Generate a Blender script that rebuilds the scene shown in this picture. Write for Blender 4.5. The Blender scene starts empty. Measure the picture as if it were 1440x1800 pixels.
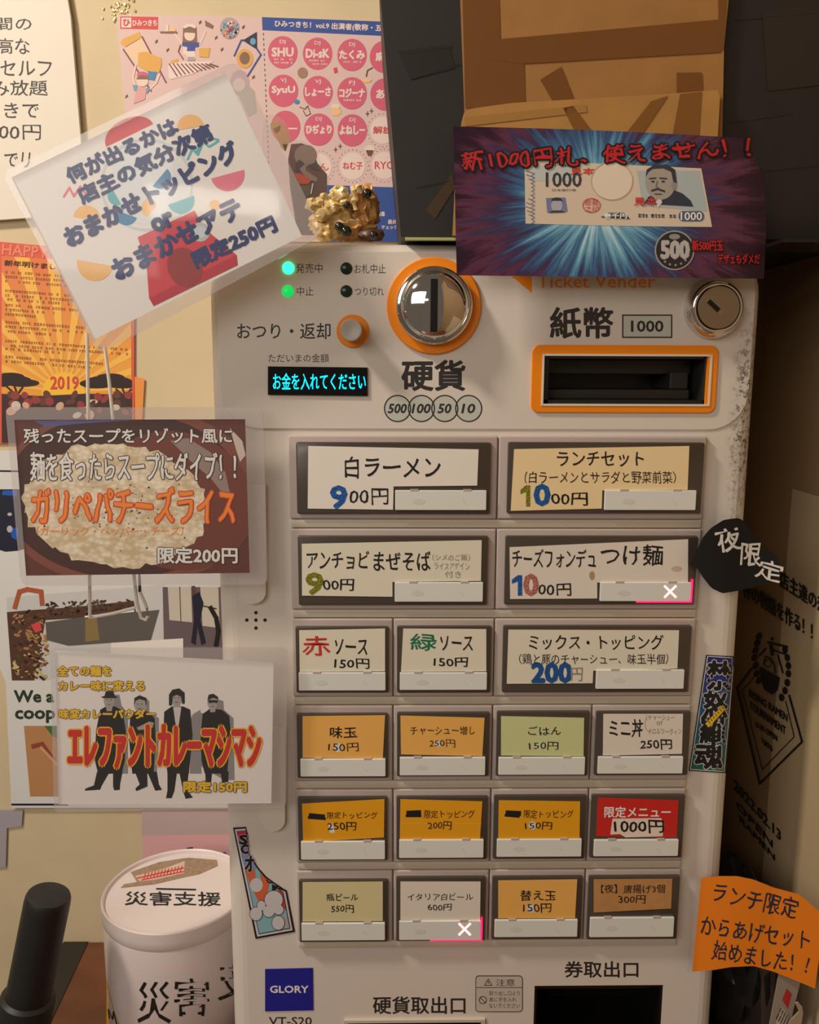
import bpy, bmesh, math, random
from mathutils import Vector, Matrix, noise
random.seed(7)
SC = bpy.context.scene
COL = SC.collection

# ------------------------------------------------------------------ camera
ZO = 1.40                      # height of the top of the button grid above the floor
U = 0.076                      # width of one button column, metres
FPX = 1500.0
YAW, PITCH, ROLL = 0.01539087, 0.16414416, -0.00381730
CAM = Vector((1.03199984 * U, -8.09813244 * U, 0.60318178 * U + ZO))
RROW = 0.898513 * U            # row pitch of the buttons
_f = Vector((math.sin(YAW) * math.cos(PITCH), math.cos(YAW) * math.cos(PITCH), -math.sin(PITCH)))
_r0 = Vector((math.cos(YAW), -math.sin(YAW), 0)); _d0 = _f.cross(_r0)
_r = math.cos(ROLL) * _r0 + math.sin(ROLL) * _d0
_d = -math.sin(ROLL) * _r0 + math.cos(ROLL) * _d0
cd = bpy.data.cameras.new('camera'); cam = bpy.data.objects.new('camera', cd); COL.objects.link(cam)
cd.sensor_fit = 'HORIZONTAL'; cd.sensor_width = 36.0; cd.lens = 36.0 * FPX / 1440.0
cd.clip_start = 0.01
m3 = Matrix((_r, -_d, -_f)).transposed()
cam.matrix_world = Matrix.Translation(CAM) @ m3.to_4x4()
SC.camera = cam

# ------------------------------------------------------------------ light
SC.view_settings.view_transform = 'Standard'; SC.view_settings.look = 'None'
SC.view_settings.gamma = 1.0; SC.view_settings.exposure = 0.0
world = bpy.data.worlds.new('room_ambience'); SC.world = world; world.use_nodes = True
bg = world.node_tree.nodes['Background']
bg.inputs[0].default_value = (0.60, 0.48, 0.38, 1); bg.inputs[1].default_value = 0.22


def lamp(name, kind, loc, power, col, size=0.1, size_y=None, target=None):
    l = bpy.data.lights.new(name, kind); l.energy = power; l.color = col
    if kind == 'AREA':
        l.size = size
        if size_y: l.shape = 'RECTANGLE'; l.size_y = size_y
    else:
        l.shadow_soft_size = size
    o = bpy.data.objects.new(name, l); COL.objects.link(o); o.location = loc
    if target is not None:
        o.rotation_euler = (Vector(target) - Vector(loc)).to_track_quat('-Z', 'Y').to_euler()
    return o


WARM = (1.0, 0.87, 0.72)
lamp('ceiling_lamp', 'AREA', (-0.72, -0.42, ZO + 0.95), 13.0, WARM, 0.14, 0.14, (0.1, 0.0, ZO - 0.2))
lamp('fill_light', 'AREA', (-1.15, -1.7, ZO + 0.75), 15.0, (1.0, 0.91, 0.82), 1.4, 0.9, (0.0, 0.0, ZO - 0.1))  # added soft fill from the front left, large enough to reflect in the dial
for i, (x, y, z) in enumerate([(0.95, -1.5, -0.30), (1.25, -1.5, -0.12), (1.5, -1.35, -0.2)]):
    lamp('bulb_lamp', 'POINT', (x, y, ZO + z), 0.9, WARM, 0.05)
lamp('glare_light', 'AREA', (-0.36, -1.57, ZO + 0.44), 0.6, (1.0, 0.9, 0.8), 0.3, 0.06, (-0.1, 0.0, ZO + 0.15))  # added light, set to mirror as a glare streak in the tilted sign's film


# ------------------------------------------------------------------ projection helpers
def ray(px, py):
    return _f + _r * ((px - 720.0) / FPX) + _d * ((py - 900.0) / FPX)


def at(px, py, Y=0.0):
    v = ray(px, py); return CAM + v * ((Y - CAM.y) / v.y)


def atx(px, py, X):
    v = ray(px, py); return CAM + v * ((X - CAM.x) / v.x)


def atz(px, py, Z):
    v = ray(px, py); return CAM + v * ((Z - CAM.z) / v.z)


def flat(Y):
    return lambda px, py, lift=0.0: at(px, py, Y - lift)


def curved(fn):
    def s(px, py, lift=0.0):
        Y = 0.0
        for _ in range(14):
            p = at(px, py, Y); Y = fn(p.x, p.z - ZO) - lift
        return at(px, py, Y)
    return s


def sidewall(X):
    return lambda px, py, lift=0.0: atx(px, py, X - lift)


# ------------------------------------------------------------------ materials
def lin(c):
    out = []
    for v in c:
        v = v / 255.0
        out.append(v / 12.92 if v <= 0.04045 else ((v + 0.055) / 1.055) ** 2.4)
    return (*out, 1.0)


_M = {}


def mat(name, rgb, rough=0.5, metal=0.0, emit=0.0, coat=0.0, vary=0.0, scale=60.0, bump=0.0):
    if name in _M: return _M[name]
    m = bpy.data.materials.new(name); m.use_nodes = True
    nt = m.node_tree; b = nt.nodes['Principled BSDF']
    b.inputs['Base Color'].default_value = lin(rgb); b.inputs['Roughness'].default_value = rough
    b.inputs['Metallic'].default_value = metal
    if coat: b.inputs['Coat Weight'].default_value = coat; b.inputs['Coat Roughness'].default_value = 0.12
    if emit:
        b.inputs['Emission Color'].default_value = lin(rgb); b.inputs['Emission Strength'].default_value = emit
    if vary or bump:
        tc = nt.nodes.new('ShaderNodeTexCoord'); n = nt.nodes.new('ShaderNodeTexNoise')
        n.inputs['Scale'].default_value = scale; n.inputs['Detail'].default_value = 5
        nt.links.new(tc.outputs['Object'], n.inputs['Vector'])
        if vary:
            r = nt.nodes.new('ShaderNodeValToRGB'); c = lin(rgb)
            r.color_ramp.elements[0].position = 0.3; r.color_ramp.elements[1].position = 0.7
            r.color_ramp.elements[0].color = tuple(max(0, x * (1 - vary)) for x in c[:3]) + (1,)
            r.color_ramp.elements[1].color = tuple(min(1, x * (1 + vary)) for x in c[:3]) + (1,)
            nt.links.new(n.outputs['Fac'], r.inputs[0]); nt.links.new(r.outputs[0], b.inputs['Base Color'])
        if bump:
            bp = nt.nodes.new('ShaderNodeBump'); bp.inputs['Strength'].default_value = bump; bp.inputs['Distance'].default_value = 0.002
            nt.links.new(n.outputs['Fac'], bp.inputs['Height']); nt.links.new(bp.outputs[0], b.inputs['Normal'])
    _M[name] = m
    return m


def film(name, veil, rgb=(235, 230, 228), rough=0.05):
    if name in _M: return _M[name]
    m = bpy.data.materials.new(name); m.use_nodes = True; nt = m.node_tree
    nt.nodes.remove(nt.nodes['Principled BSDF']); out = nt.nodes['Material Output']
    tr = nt.nodes.new('ShaderNodeBsdfTransparent'); tr.inputs[0].default_value = (0.98, 0.98, 0.98, 1)
    df = nt.nodes.new('ShaderNodeBsdfDiffuse'); df.inputs[0].default_value = lin(rgb)
    gl = nt.nodes.new('ShaderNodeBsdfGlossy'); gl.inputs['Roughness'].default_value = rough
    m1 = nt.nodes.new('ShaderNodeMixShader'); m1.inputs[0].default_value = veil
    m2 = nt.nodes.new('ShaderNodeMixShader'); lw = nt.nodes.new('ShaderNodeLayerWeight')
    pw = nt.nodes.new('ShaderNodeMath'); pw.operation = 'POWER'; pw.inputs[1].default_value = 5.0; nt.links.new(lw.outputs['Facing'], pw.inputs[0])
    fr = nt.nodes.new('ShaderNodeMath'); fr.operation = 'MULTIPLY_ADD'; fr.inputs[1].default_value = 0.6; fr.inputs[2].default_value = 0.028; nt.links.new(pw.outputs[0], fr.inputs[0])
    tc = nt.nodes.new('ShaderNodeTexCoord'); n = nt.nodes.new('ShaderNodeTexNoise'); n.inputs['Scale'].default_value = 18
    bp = nt.nodes.new('ShaderNodeBump'); bp.inputs['Strength'].default_value = 0.05; bp.inputs['Distance'].default_value = 0.004
    nt.links.new(tc.outputs['Object'], n.inputs['Vector']); nt.links.new(n.outputs['Fac'], bp.inputs['Height'])
    nt.links.new(bp.outputs[0], gl.inputs['Normal'])
    nt.links.new(tr.outputs[0], m1.inputs[1]); nt.links.new(df.outputs[0], m1.inputs[2])
    nt.links.new(fr.outputs[0], m2.inputs[0]); nt.links.new(m1.outputs[0], m2.inputs[1]); nt.links.new(gl.outputs[0], m2.inputs[2])
    nt.links.new(m2.outputs[0], out.inputs[0])
    _M[name] = m
    return m


def glitter(name, rgb):
    m = mat(name, rgb, 0.35, 0.3, vary=0.45, scale=900.0, bump=0.5)
    return m


def ramp_material(name, build):
    m = bpy.data.materials.new(name); m.use_nodes = True; nt = m.node_tree
    b = nt.nodes['Principled BSDF']; build(nt, b); _M[name] = m
    return m


INK = mat('black_ink', (22, 20, 20), 0.6)
PRINT = mat('dark_print', (46, 42, 42), 0.5)
WHITE = mat('white_paper', (236, 230, 224), 0.7)
WHITEINK = mat('white_ink', (240, 238, 235), 0.6)
ORANGE = mat('orange_plastic', (245, 140, 14), 0.35)
CHROME = mat('chrome', (225, 222, 218), 0.06, 1.0)
STEEL = mat('brushed_steel', (165, 160, 152), 0.32, 1.0)
DARK = mat('dark_recess', (14, 13, 12), 0.5)

# ------------------------------------------------------------------ objects and hierarchy
_W = {}


def link(o, loc, parent=None):
    COL.objects.link(o)
    _W[o.name] = Vector(loc)
    if parent is not None:
        o.parent = parent; o.location = Vector(loc) - _W[parent.name]
    else:
        o.location = loc
    return o


def thing(name, label, cat, loc, group=None):
    o = bpy.data.objects.new(name, None); o.empty_display_size = 0.02
    link(o, loc); o['label'] = label; o['category'] = cat
    if group: o['group'] = group
    return o


def tag(o, label, cat, group=None, kind=None):
    o['label'] = label; o['category'] = cat
    if group: o['group'] = group
    if kind: o['kind'] = kind
    return o


def make(name, verts, faces, fm, mats, parent=None, smooth=False, uvs=None, label=None):
    me = bpy.data.meshes.new(name)
    c = Vector((0, 0, 0))
    lo = [min(v[i] for v in verts) for i in range(3)]; hi = [max(v[i] for v in verts) for i in range(3)]
    c = Vector([(a + b) / 2 for a, b in zip(lo, hi)])
    me.from_pydata([tuple(Vector(v) - c) for v in verts], [], faces)
    for m in mats: me.materials.append(m)
    if fm: me.polygons.foreach_set('material_index', fm)
    if smooth: me.polygons.foreach_set('use_smooth', [True] * len(me.polygons))
    if uvs:
        ul = me.uv_layers.new(name='UVMap')
        for lp in me.loops: ul.data[lp.index].uv = uvs[lp.vertex_index]
    me.update()
    o = bpy.data.objects.new(name, me); link(o, c, parent)
    if label: o['label'] = label
    return o


# ------------------------------------------------------------------ glyphs
_gc = bpy.data.curves.new('glyph_source', 'FONT'); _gc.resolution_u = 2
_go = bpy.data.objects.new('glyph_source', _gc); COL.objects.link(_go)
_G = {}


def glyphs(s):
    if s in _G: return _G[s]
    _gc.body = s
    bpy.context.view_layer.update()
    me = bpy.data.meshes.new_from_object(_go.evaluated_get(bpy.context.evaluated_depsgraph_get()))
    vs = [(v.co.x, v.co.y) for v in me.vertices]; fs = [tuple(p.vertices) for p in me.polygons]
    bpy.data.meshes.remove(me)
    if not vs: _G[s] = ([], []); return _G[s]
    x0 = min(v[0] for v in vs); x1 = max(v[0] for v in vs); y0 = min(v[1] for v in vs); y1 = max(v[1] for v in vs)
    w = max(x1 - x0, 1e-6); h = max(y1 - y0, 1e-6)
    _G[s] = ([((x - x0) / w, (y - y0) / h) for x, y in vs], fs)
    return _G[s]


class Art:
    """Printed or written surface: shapes given in photo pixels are laid on a real surface in the room."""
    def __init__(s, surf, base=0.0, step=0.00003, uvbox=None):
        s.surf = surf; s.base = base; s.step = step; s.v = []; s.f = []; s.m = []; s.mats = []; s.uv = []; s.uvbox = uvbox or (0, 0, 1440, 1800); s.cnt = {}

    def mi(s, m):
        if m not in s.mats: s.mats.append(m)
        return s.mats.index(m)

    def P(s, px, py, lift):
        s.v.append(s.surf(px, py, lift)); b = s.uvbox
        s.uv.append(((px - b[0]) / (b[2] - b[0]), (b[3] - py) / (b[3] - b[1])))
        return len(s.v) - 1

    def lift(s, L):
        """ink layer height; neighbours in one layer are staggered by microns so that no two faces coincide"""
        k = 9; d = s.step * .95 / 9; c = s.cnt.get(L, 0); s.cnt[L] = c + 1
        return s.base + L * s.step + (c % k) * d

    def poly(s, pts, m, L=1):
        lf = s.lift(L); ids = [s.P(x, y, lf) for x, y in pts]; s.f.append(tuple(ids[::-1])); s.m.append(s.mi(m))

    def rect(s, x0, y0, x1, y1, m, L=1): s.poly([(x0, y0), (x1, y0), (x1, y1), (x0, y1)], m, L)

    def ell(s, cx, cy, rx, ry=None, m=None, L=1, rot=0.0, n=32, a0=0.0, a1=360.0):
        ry = rx if ry is None else ry; ca, sa = math.cos(math.radians(rot)), math.sin(math.radians(rot)); pts = []
        full = abs(a1 - a0) >= 360
        for i in range(n if full else n + 1):
            a = math.radians(a0 + (a1 - a0) * i / n); x, y = rx * math.cos(a), ry * math.sin(a)
            pts.append((cx + x * ca - y * sa, cy + x * sa + y * ca))
        s.poly(pts, m, L)

    def ring(s, cx, cy, r, w, m, L=1, n=40, ry=None):
        ry = ry or r
        for i in range(n):
            a, b = 2 * math.pi * i / n, 2 * math.pi * (i + 1) / n
            s.poly([(cx + r * math.cos(a), cy + ry * math.sin(a)), (cx + r * math.cos(b), cy + ry * math.sin(b)),
                    (cx + (r - w) * math.cos(b), cy + (ry - w) * math.sin(b)), (cx + (r - w) * math.cos(a), cy + (ry - w) * math.sin(a))], m, L)

    def line(s, pts, w, m, L=1, close=False):
        pts = list(pts) + ([pts[0]] if close else [])
        for (x0, y0), (x1, y1) in zip(pts, pts[1:]):
            l = math.hypot(x1 - x0, y1 - y0) or 1; nx, ny = -(y1 - y0) / l * w / 2, (x1 - x0) / l * w / 2
            ex, ey = (x1 - x0) / l * w * .35, (y1 - y0) / l * w * .35
            s.poly([(x0 + nx - ex, y0 + ny - ey), (x1 + nx + ex, y1 + ny + ey), (x1 - nx + ex, y1 - ny + ey), (x0 - nx - ex, y0 - ny - ey)], m, L)

    def patch(s, top, bot, m, L=0, n=24, k=8):
        def samp(pl, t):
            ls = [math.hypot(b[0] - a[0], b[1] - a[1]) for a, b in zip(pl, pl[1:])]; d = t * sum(ls)
            for (a, b), l in zip(zip(pl, pl[1:]), ls):
                if d <= l + 1e-9: q = d / l if l else 0; return (a[0] + (b[0] - a[0]) * q, a[1] + (b[1] - a[1]) * q)
                d -= l
            return pl[-1]
        ids = []; lf = s.base + L * s.step
        for j in range(k + 1):
            row = []
            for i in range(n + 1):
                a, b = samp(top, i / n), samp(bot, i / n); q = j / k
                row.append(s.P(a[0] + (b[0] - a[0]) * q, a[1] + (b[1] - a[1]) * q, lf))
            ids.append(row)
        mi = s.mi(m)
        for j in range(k):
            for i in range(n): s.f.append((ids[j][i], ids[j + 1][i], ids[j + 1][i + 1], ids[j][i + 1])); s.m.append(mi)

    def sheet(s, pts, m, t=0.0004, edge=None):
        """paper body: front at lift 0, back t behind"""
        a = [s.P(x, y, s.base) for x, y in pts]
        b = []
        for i in a:
            s.v.append(s.v[i] + Vector((0, t, 0))); s.uv.append(s.uv[i]); b.append(len(s.v) - 1)
        mi = s.mi(m); s.f.append(tuple(a[::-1])); s.m.append(mi); s.f.append(tuple(b)); s.m.append(mi)
        me = s.mi(edge or m)
        for i in range(len(a)):
            j = (i + 1) % len(a); s.f.append((a[i], a[j], b[j], b[i])); s.m.append(me)

    def text(s, t, x0, y0, x1, y1, m, L=1, bold=0.0, out=None, wob=0.0, shear=0.0):
        s.tline(t, (x0, (y0 + y1) / 2), (x1, (y0 + y1) / 2), y1 - y0, m, L, bold, out, wob, shear)

    def tline(s, t, A, B, h, m, L=1, bold=0.0, out=None, wob=0.0, shear=0.0):
        vs, fs = glyphs(t)
        if not vs: return
        dx, dy = B[0] - A[0], B[1] - A[1]; l = math.hypot(dx, dy) or 1; nx, ny = -dy / l, dx / l
        ph = random.random() * 6; wob *= max(1.0, h / 24)
        pts = []
        for u, v in vs:
            q = (0.5 - v) * h; sh = shear * (v - .5) * h
            x = A[0] + dx * u + nx * q + dx / l * sh; y = A[1] + dy * u + ny * q + dy / l * sh
            if wob:
                x, y = x + wob * math.sin(.19 * y + .09 * x + ph), y + wob * math.sin(.15 * x + .11 * y + ph * 2)
            pts.append((x, y))

        def put(r, mm, LL):
            offs = [(0, 0)] if r <= 0 else [(r * math.cos(k * math.pi / 4), r * math.sin(k * math.pi / 4)) for k in range(8)] + [(0, 0)]
            if 0 < r < 0.6: offs = [(-r, 0), (r, 0), (0, r), (0, -r)]
            mi = s.mi(mm)
            for ox, oy in offs:
                b = len(s.v); lf = s.lift(LL)
                for x, y in pts: s.P(x + ox, y + oy, lf)
                for fc in fs: s.f.append(tuple(i + b for i in fc)); s.m.append(mi)
        if out: put(bold + out[1], out[0], L)
        put(bold, m, L + (1 if out else 0))

    def scribble(s, x0, y0, x1, y1, m, L=1, h=4.0, dens=.75, slope=0.0):
        """a line of print too small to read"""
        x = x0
        while x < x1:
            w = random.uniform(.5, 1.0) * h
            if random.random() < dens:
                y = y0 + (y1 - y0) * (x - x0) / max(x1 - x0, 1)
                s.rect(x, y - h * random.uniform(.3, .5), x + w, y - h * random.uniform(.0, .15), m, L)
                s.rect(x + w * .3, y - h * .5, x + w * .55, y + h * .5, m, L)
                s.rect(x, y + h * .2, x + w, y + h * .42, m, L)
            x += w + h * .25

    def absorb(s, verts, faces, m):
        b = len(s.v); mi = s.mi(m)
        for v in verts: s.v.append(Vector(v)); s.uv.append((0, 0))
        for fc in faces: s.f.append(tuple(i + b for i in fc)); s.m.append(mi)

    def build(s, name, parent=None, label=None, smooth=False):
        o = make(name, s.v, s.f, s.m, s.mats, parent, smooth, s.uv, label)
        if smooth:
            try: o.data.set_sharp_from_angle(angle=math.radians(35))
            except Exception: pass
        return o


# ------------------------------------------------------------------ solid helpers
class Mesh:
    def __init__(s): s.v = []; s.f = []; s.m = []; s.mats = []

    def add(s, vs, fs, m):
        if m not in s.mats: s.mats.append(m)
        b = len(s.v); s.v += [Vector(v) for v in vs]
        for fc in fs: s.f.append(tuple(i + b for i in fc)); s.m.append(s.mats.index(m))
        return s

    def box(s, x0, x1, y0, y1, z0, z1, m, bev=0.0):
        if bev <= 0:
            vs = [(x, y, z) for x in (x0, x1) for y in (y0, y1) for z in (z0, z1)]
            return s.add(vs, [(0, 1, 3, 2), (4, 6, 7, 5), (0, 4, 5, 1), (2, 3, 7, 6), (0, 2, 6, 4), (1, 5, 7, 3)], m)
        return s.add(*rounded(x0, x1, z0, z1, y0, y1, bev, bev, 2, 3), m)

    def prism(s, pts, Y, t, m, mside=None):
        """pixel outline at depth Y, straight back by t"""
        a = [at(x, y, Y) for x, y in pts]; n = len(a); b = [p + Vector((0, t, 0)) for p in a]
        s.add(a + b, [tuple(range(n))[::-1], tuple(range(n, 2 * n))], m)
        s.add(a + b, [(i, (i + 1) % n, n + (i + 1) % n, n + i) for i in range(n)], mside or m)
        return s

    def lathe(s, c, prof, m, n=48, axis=Vector((0, -1, 0))):
        """profile of (radius, height along axis)"""
        axis = Vector(axis).normalized(); q = axis.to_track_quat('Z', 'Y'); vs = []; fs = []
        for r, h in prof:
            for i in range(n):
                a = 2 * math.pi * i / n; vs.append(Vector(c) + q @ Vector((r * math.cos(a), r * math.sin(a), h)))
        for j in range(len(prof) - 1):
            for i in range(n):
                k = (i + 1) % n; fs.append((j * n + i, j * n + k, (j + 1) * n + k, (j + 1) * n + i))
        fs.append(tuple(range(n))[::-1]); e = (len(prof) - 1) * n; fs.append(tuple(range(e, e + n)))
        return s.add(vs, fs, m)

    def tube(s, pts, r, m, n=10, cap=True):
        pts = [Vector(p) for p in pts]; vs = []; fs = []
        for i, p in enumerate(pts):
            t = (pts[min(i + 1, len(pts) - 1)] - pts[max(i - 1, 0)]).normalized(); q = t.to_track_quat('Z', 'Y')
            for k in range(n):
                a = 2 * math.pi * k / n; vs.append(p + q @ Vector((r * math.cos(a), r * math.sin(a), 0)))
        for j in range(len(pts) - 1):
            for i in range(n):
                k = (i + 1) % n; fs.append((j * n + i, j * n + k, (j + 1) * n + k, (j + 1) * n + i))
        fs.append(tuple(range(n))[::-1]); e = (len(pts) - 1) * n; fs.append(tuple(range(e, e + n)))
        return s.add(vs, fs, m)

    def lump(s, c, r, m, sx=1, sy=1, sz=1, sub=3, amp=.25, freq=60, seed=0):
        bm = bmesh.new(); bmesh.ops.create_icosphere(bm, subdivisions=sub, radius=1.0)
        vs = []
        for v in bm.verts:
            d = v.co.normalized(); k = 1 + amp * noise.noise(d * freq * r * 2 + Vector((seed, seed * 2.3, 0)))
            vs.append(Vector(c) + Vector((d.x * r * sx, d.y * r * sy, d.z * r * sz)) * k)
        fs = [tuple(v.index for v in f.verts) for f in bm.faces]; bm.free()
        return s.add(vs, fs, m)

    def build(s, name, parent=None, smooth=False, label=None):
        o = make(name, s.v, s.f, s.m, s.mats, parent, False, None, label)
        if smooth:
            me = o.data; me.polygons.foreach_set('use_smooth', [True] * len(me.polygons))
            try: me.set_sharp_from_angle(angle=math.radians(35))
            except Exception: pass
        return o


def rrect(x0, x1, z0, z1, r, seg=6):
    pts = []
    for cx, cz, a0 in ((x1 - r, z1 - r, 0), (x0 + r, z1 - r, 90), (x0 + r, z0 + r, 180), (x1 - r, z0 + r, 270)):
        for i in range(seg + 1):
            a = math.radians(a0 + 90 * i / seg); pts.append((cx + r * math.cos(a), cz + r * math.sin(a)))
    return pts


def rounded(x0, x1, z0, z1, y0, y1, rc, bev, seg=6, bseg=5):
    """rounded-corner slab, front (y0) edges rolled by bev"""
    vs = []; loops = []
    prof = [(0.0, y1)] + [(bev * (1 - math.cos(math.radians(90 * i / bseg))), y0 + bev * (1 - math.sin(math.radians(90 * i / bseg)))) for i in range(bseg + 1)]
    for ins, y in prof:
        l = []
        for x, z in rrect(x0 + ins, x1 - ins, z0 + ins, z1 - ins, max(rc - ins, 0.0006), seg):
            vs.append(Vector((x, y, z))); l.append(len(vs) - 1)
        loops.append(l)
    fs = []
    n = len(loops[0])
    for a, b in zip(loops, loops[1:]):
        for i in range(n): j = (i + 1) % n; fs.append((a[i], b[i], b[j], a[j]))
    fs.append(tuple(loops[0])); fs.append(tuple(loops[-1][::-1]))
    return vs, fs


def cut(vs, fs, boxes):
    """subtract axis-aligned boxes from a solid; returns verts, faces"""
    def tmp(vs, fs):
        me = bpy.data.meshes.new('cutter'); me.from_pydata([tuple(v) for v in vs], [], fs)
        bm = bmesh.new(); bm.from_mesh(me); bmesh.ops.recalc_face_normals(bm, faces=bm.faces); bm.to_mesh(me); bm.free()
        o = bpy.data.objects.new('cutter', me); COL.objects.link(o); return o
    a = tmp(vs, fs); cs = []
    for bx in boxes:
        q = Mesh().box(*bx, None); c = tmp(q.v, q.f); cs.append(c)
        md = a.modifiers.new('b', 'BOOLEAN'); md.operation = 'DIFFERENCE'; md.object = c; md.solver = 'EXACT'
    bpy.context.view_layer.update()
    me = bpy.data.meshes.new_from_object(a.evaluated_get(bpy.context.evaluated_depsgraph_get()))
    v = [x.co.copy() for x in me.vertices]; f = [tuple(p.vertices) for p in me.polygons]
    for o in [a] + cs: bpy.data.objects.remove(o)
    return v, f


# ================================================================== SETTING
YW = 0.205                       # back wall plane
XR = at(1443, 420, 0.0).x + 0.042        # side wall on the right
TABLE = ZO - 0.551
wallm = mat('beige_wall_paint', (214, 196, 160), 0.75, vary=0.05, scale=14, bump=0.08)
w = Mesh().box(-1.3, XR + 0.06, YW, YW + 0.06, TABLE - .9, ZO + 0.9, wallm).build('wall_back'); w['kind'] = 'structure'
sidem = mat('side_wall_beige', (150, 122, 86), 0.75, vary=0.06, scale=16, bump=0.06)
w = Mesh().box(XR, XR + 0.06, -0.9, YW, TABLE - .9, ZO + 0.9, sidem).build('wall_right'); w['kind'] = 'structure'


# ================================================================== TICKET MACHINE
HX0, HX1, HZ0, HZ1, HY = -0.0552, 0.3402, TABLE + 0.002, ZO + 0.1345, 0.004
FS = flat(HY)


def plastic(nt, b):
    b.inputs['Roughness'].default_value = 0.38
    geo = nt.nodes.new('ShaderNodeNewGeometry'); sep = nt.nodes.new('ShaderNodeSeparateXYZ'); nt.links.new(geo.outputs['Position'], sep.inputs[0])
    def mr(sock, a, b_, c, d):
        n = nt.nodes.new('ShaderNodeMapRange'); n.interpolation_type = 'SMOOTHSTEP'; nt.links.new(sock, n.inputs[0])
        for i, v in enumerate((a, b_, c, d)): n.inputs[i + 1].default_value = v
        return n.outputs[0]
    def mul(a, b_):
        n = nt.nodes.new('ShaderNodeMath'); n.operation = 'MULTIPLY'; nt.links.new(a, n.inputs[0])
        if isinstance(b_, float): n.inputs[1].default_value = b_
        else: nt.links.new(b_, n.inputs[1])
        return n.outputs[0]
    xr = mr(sep.outputs[0], 0.316, 0.330, 0, 1)
    za = mr(sep.outputs[2], ZO - 0.10, ZO + 0.005, 0, 1); zb = mr(sep.outputs[2], ZO + 0.03, ZO + 0.115, 1, 0)
    no = nt.nodes.new('ShaderNodeTexNoise'); no.inputs['Scale'].default_value = 230; no.inputs['Detail'].default_value = 6; no.inputs['Roughness'].default_value = .75
    nt.links.new(geo.outputs['Position'], no.inputs['Vector'])
    blot = mr(no.outputs['Fac'], 0.48, 0.60, 0.10, .9)
    f1 = mul(mul(mul(xr, za), zb), blot)
    n2 = nt.nodes.new('ShaderNodeTexNoise'); n2.inputs['Scale'].default_value = 34; n2.inputs['Detail'].default_value = 8; n2.inputs['Roughness'].default_value = .8
    nt.links.new(geo.outputs['Position'], n2.inputs['Vector'])
    f2 = mul(mr(n2.outputs['Fac'], 0.66, 0.74, 0, 1), 0.25)
    mx = nt.nodes.new('ShaderNodeMix'); mx.data_type = 'RGBA'; nt.links.new(f1, mx.inputs[0])
    mx.inputs[6].default_value = lin((221, 213, 203)); mx.inputs[7].default_value = lin((74, 52, 30))
    m2 = nt.nodes.new('ShaderNodeMix'); m2.data_type = 'RGBA'; nt.links.new(f2, m2.inputs[0]); nt.links.new(mx.outputs[2], m2.inputs[6])
    m2.inputs[7].default_value = lin((150, 128, 100)); nt.links.new(m2.outputs[2], b.inputs['Base Color'])


HOUSE = ramp_material('off_white_plastic', plastic)
BEZEL = mat('mauve_grey_plastic', (188, 174, 168), 0.42)
RAIL = mat('pale_rail_plastic', (206, 196, 180), 0.4)
GREYPANEL = mat('grey_print_fill', (196, 200, 190), 0.5)

machine = thing('ticket_machine', 'off-white food ticket vending machine with rows of menu buttons and chrome coin slot', 'ticket machine', ((HX0 + HX1) / 2, 0.1, HZ0))


def pxbox(x0, y0, x1, y1, Y, yb):
    a = at(x0, y0, Y); b = at(x1, y1, Y); return (a.x, b.x, -0.05, yb, b.z, a.z)


slot_hole = pxbox(956, 625, 1243, 711, HY - .001, 0.075)
tick_hole = (at(940, 1733, HY).x, at(1166, 1733, HY).x, -0.05, 0.09, TABLE + 0.03, at(940, 1733, HY).z)
coin_hole = (at(612, 1794, HY).x, at(846, 1794, HY).x, -0.05, 0.09, TABLE + 0.03, at(700, 1794, HY).z)
vs, fs = rounded(HX0, HX1, HZ0, HZ1, HY, YW - 0.003, 0.034, 0.014, 8, 6)
vs, fs = cut(vs, fs, [slot_hole, tick_hole, coin_hole])
h = Art(FS); h.absorb(vs, fs, HOUSE)
for x, y in ((450, 1077), (434, 1090), (450, 1090), (466, 1090), (450, 1104)): h.ell(x, y, 3.2, 3.2, INK, 1, n=12)
h.text('硬貨取出口', 656, 1752, 818, 1782, PRINT, 1, .6)
h.text('券取出口', 993, 1690, 1122, 1718, PRINT, 1, .6)
h.text('VT-S20', 473, 1788, 548, 1802, PRINT, 1, .3)
h.build('housing', machine)

# control panel, 1 mm proud of the housing
a = at(392, 440, .003); b = at(1303, 757, .003)
vs, fs = rounded(HX0 + .007, HX1 - .007, b.z, HZ1 - .006, .003, HY + .001, .028, .0009, 8, 2)
vs, fs = cut(vs, fs, [slot_hole])
cp = Art(flat(.003)); cp.absorb(vs, fs, HOUSE)
T = cp.text
T('発売中', 520, 463, 567, 480, PRINT); T('中止', 522, 504, 551, 520, PRINT)
T('お札中止', 623, 464, 678, 481, PRINT); T('つり切れ', 624, 505, 675, 520, PRINT)
T('おつり・返却', 417, 568, 581, 596, PRINT, 1, .3); T('ただいまの金額', 472, 622, 578, 637, PRINT)
T('硬貨', 707, 634, 817, 686, PRINT, 1, 1.6)
for i, (x, t) in enumerate(((699, '500'), (741, '100'), (782, '50'), (824, '10'))):
    cp.ell(x, 718, 23, 23, GREYPANEL, 1); cp.ring(x, 718, 24, 2.2, PRINT, 3)
    hw = 15.5 if len(t) == 3 else 11
    T(t, x - hw, 710, x + hw, 726, PRINT, 5, .6, None, 0, .2)
T('Ticket Vender', 945, 483, 1152, 506, ORANGE, 1, .25)
cp.poly([(900, 486), (935, 484), (935, 515)], ORANGE)
T('紙幣', 968, 541, 1077, 594, PRINT, 1, 1.5)
cp.line([(1095, 554), (1181, 554), (1181, 593), (1095, 593)], 2.4, PRINT, 2, True); cp.rect(1095, 554, 1181, 593, GREYPANEL, 1)
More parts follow.
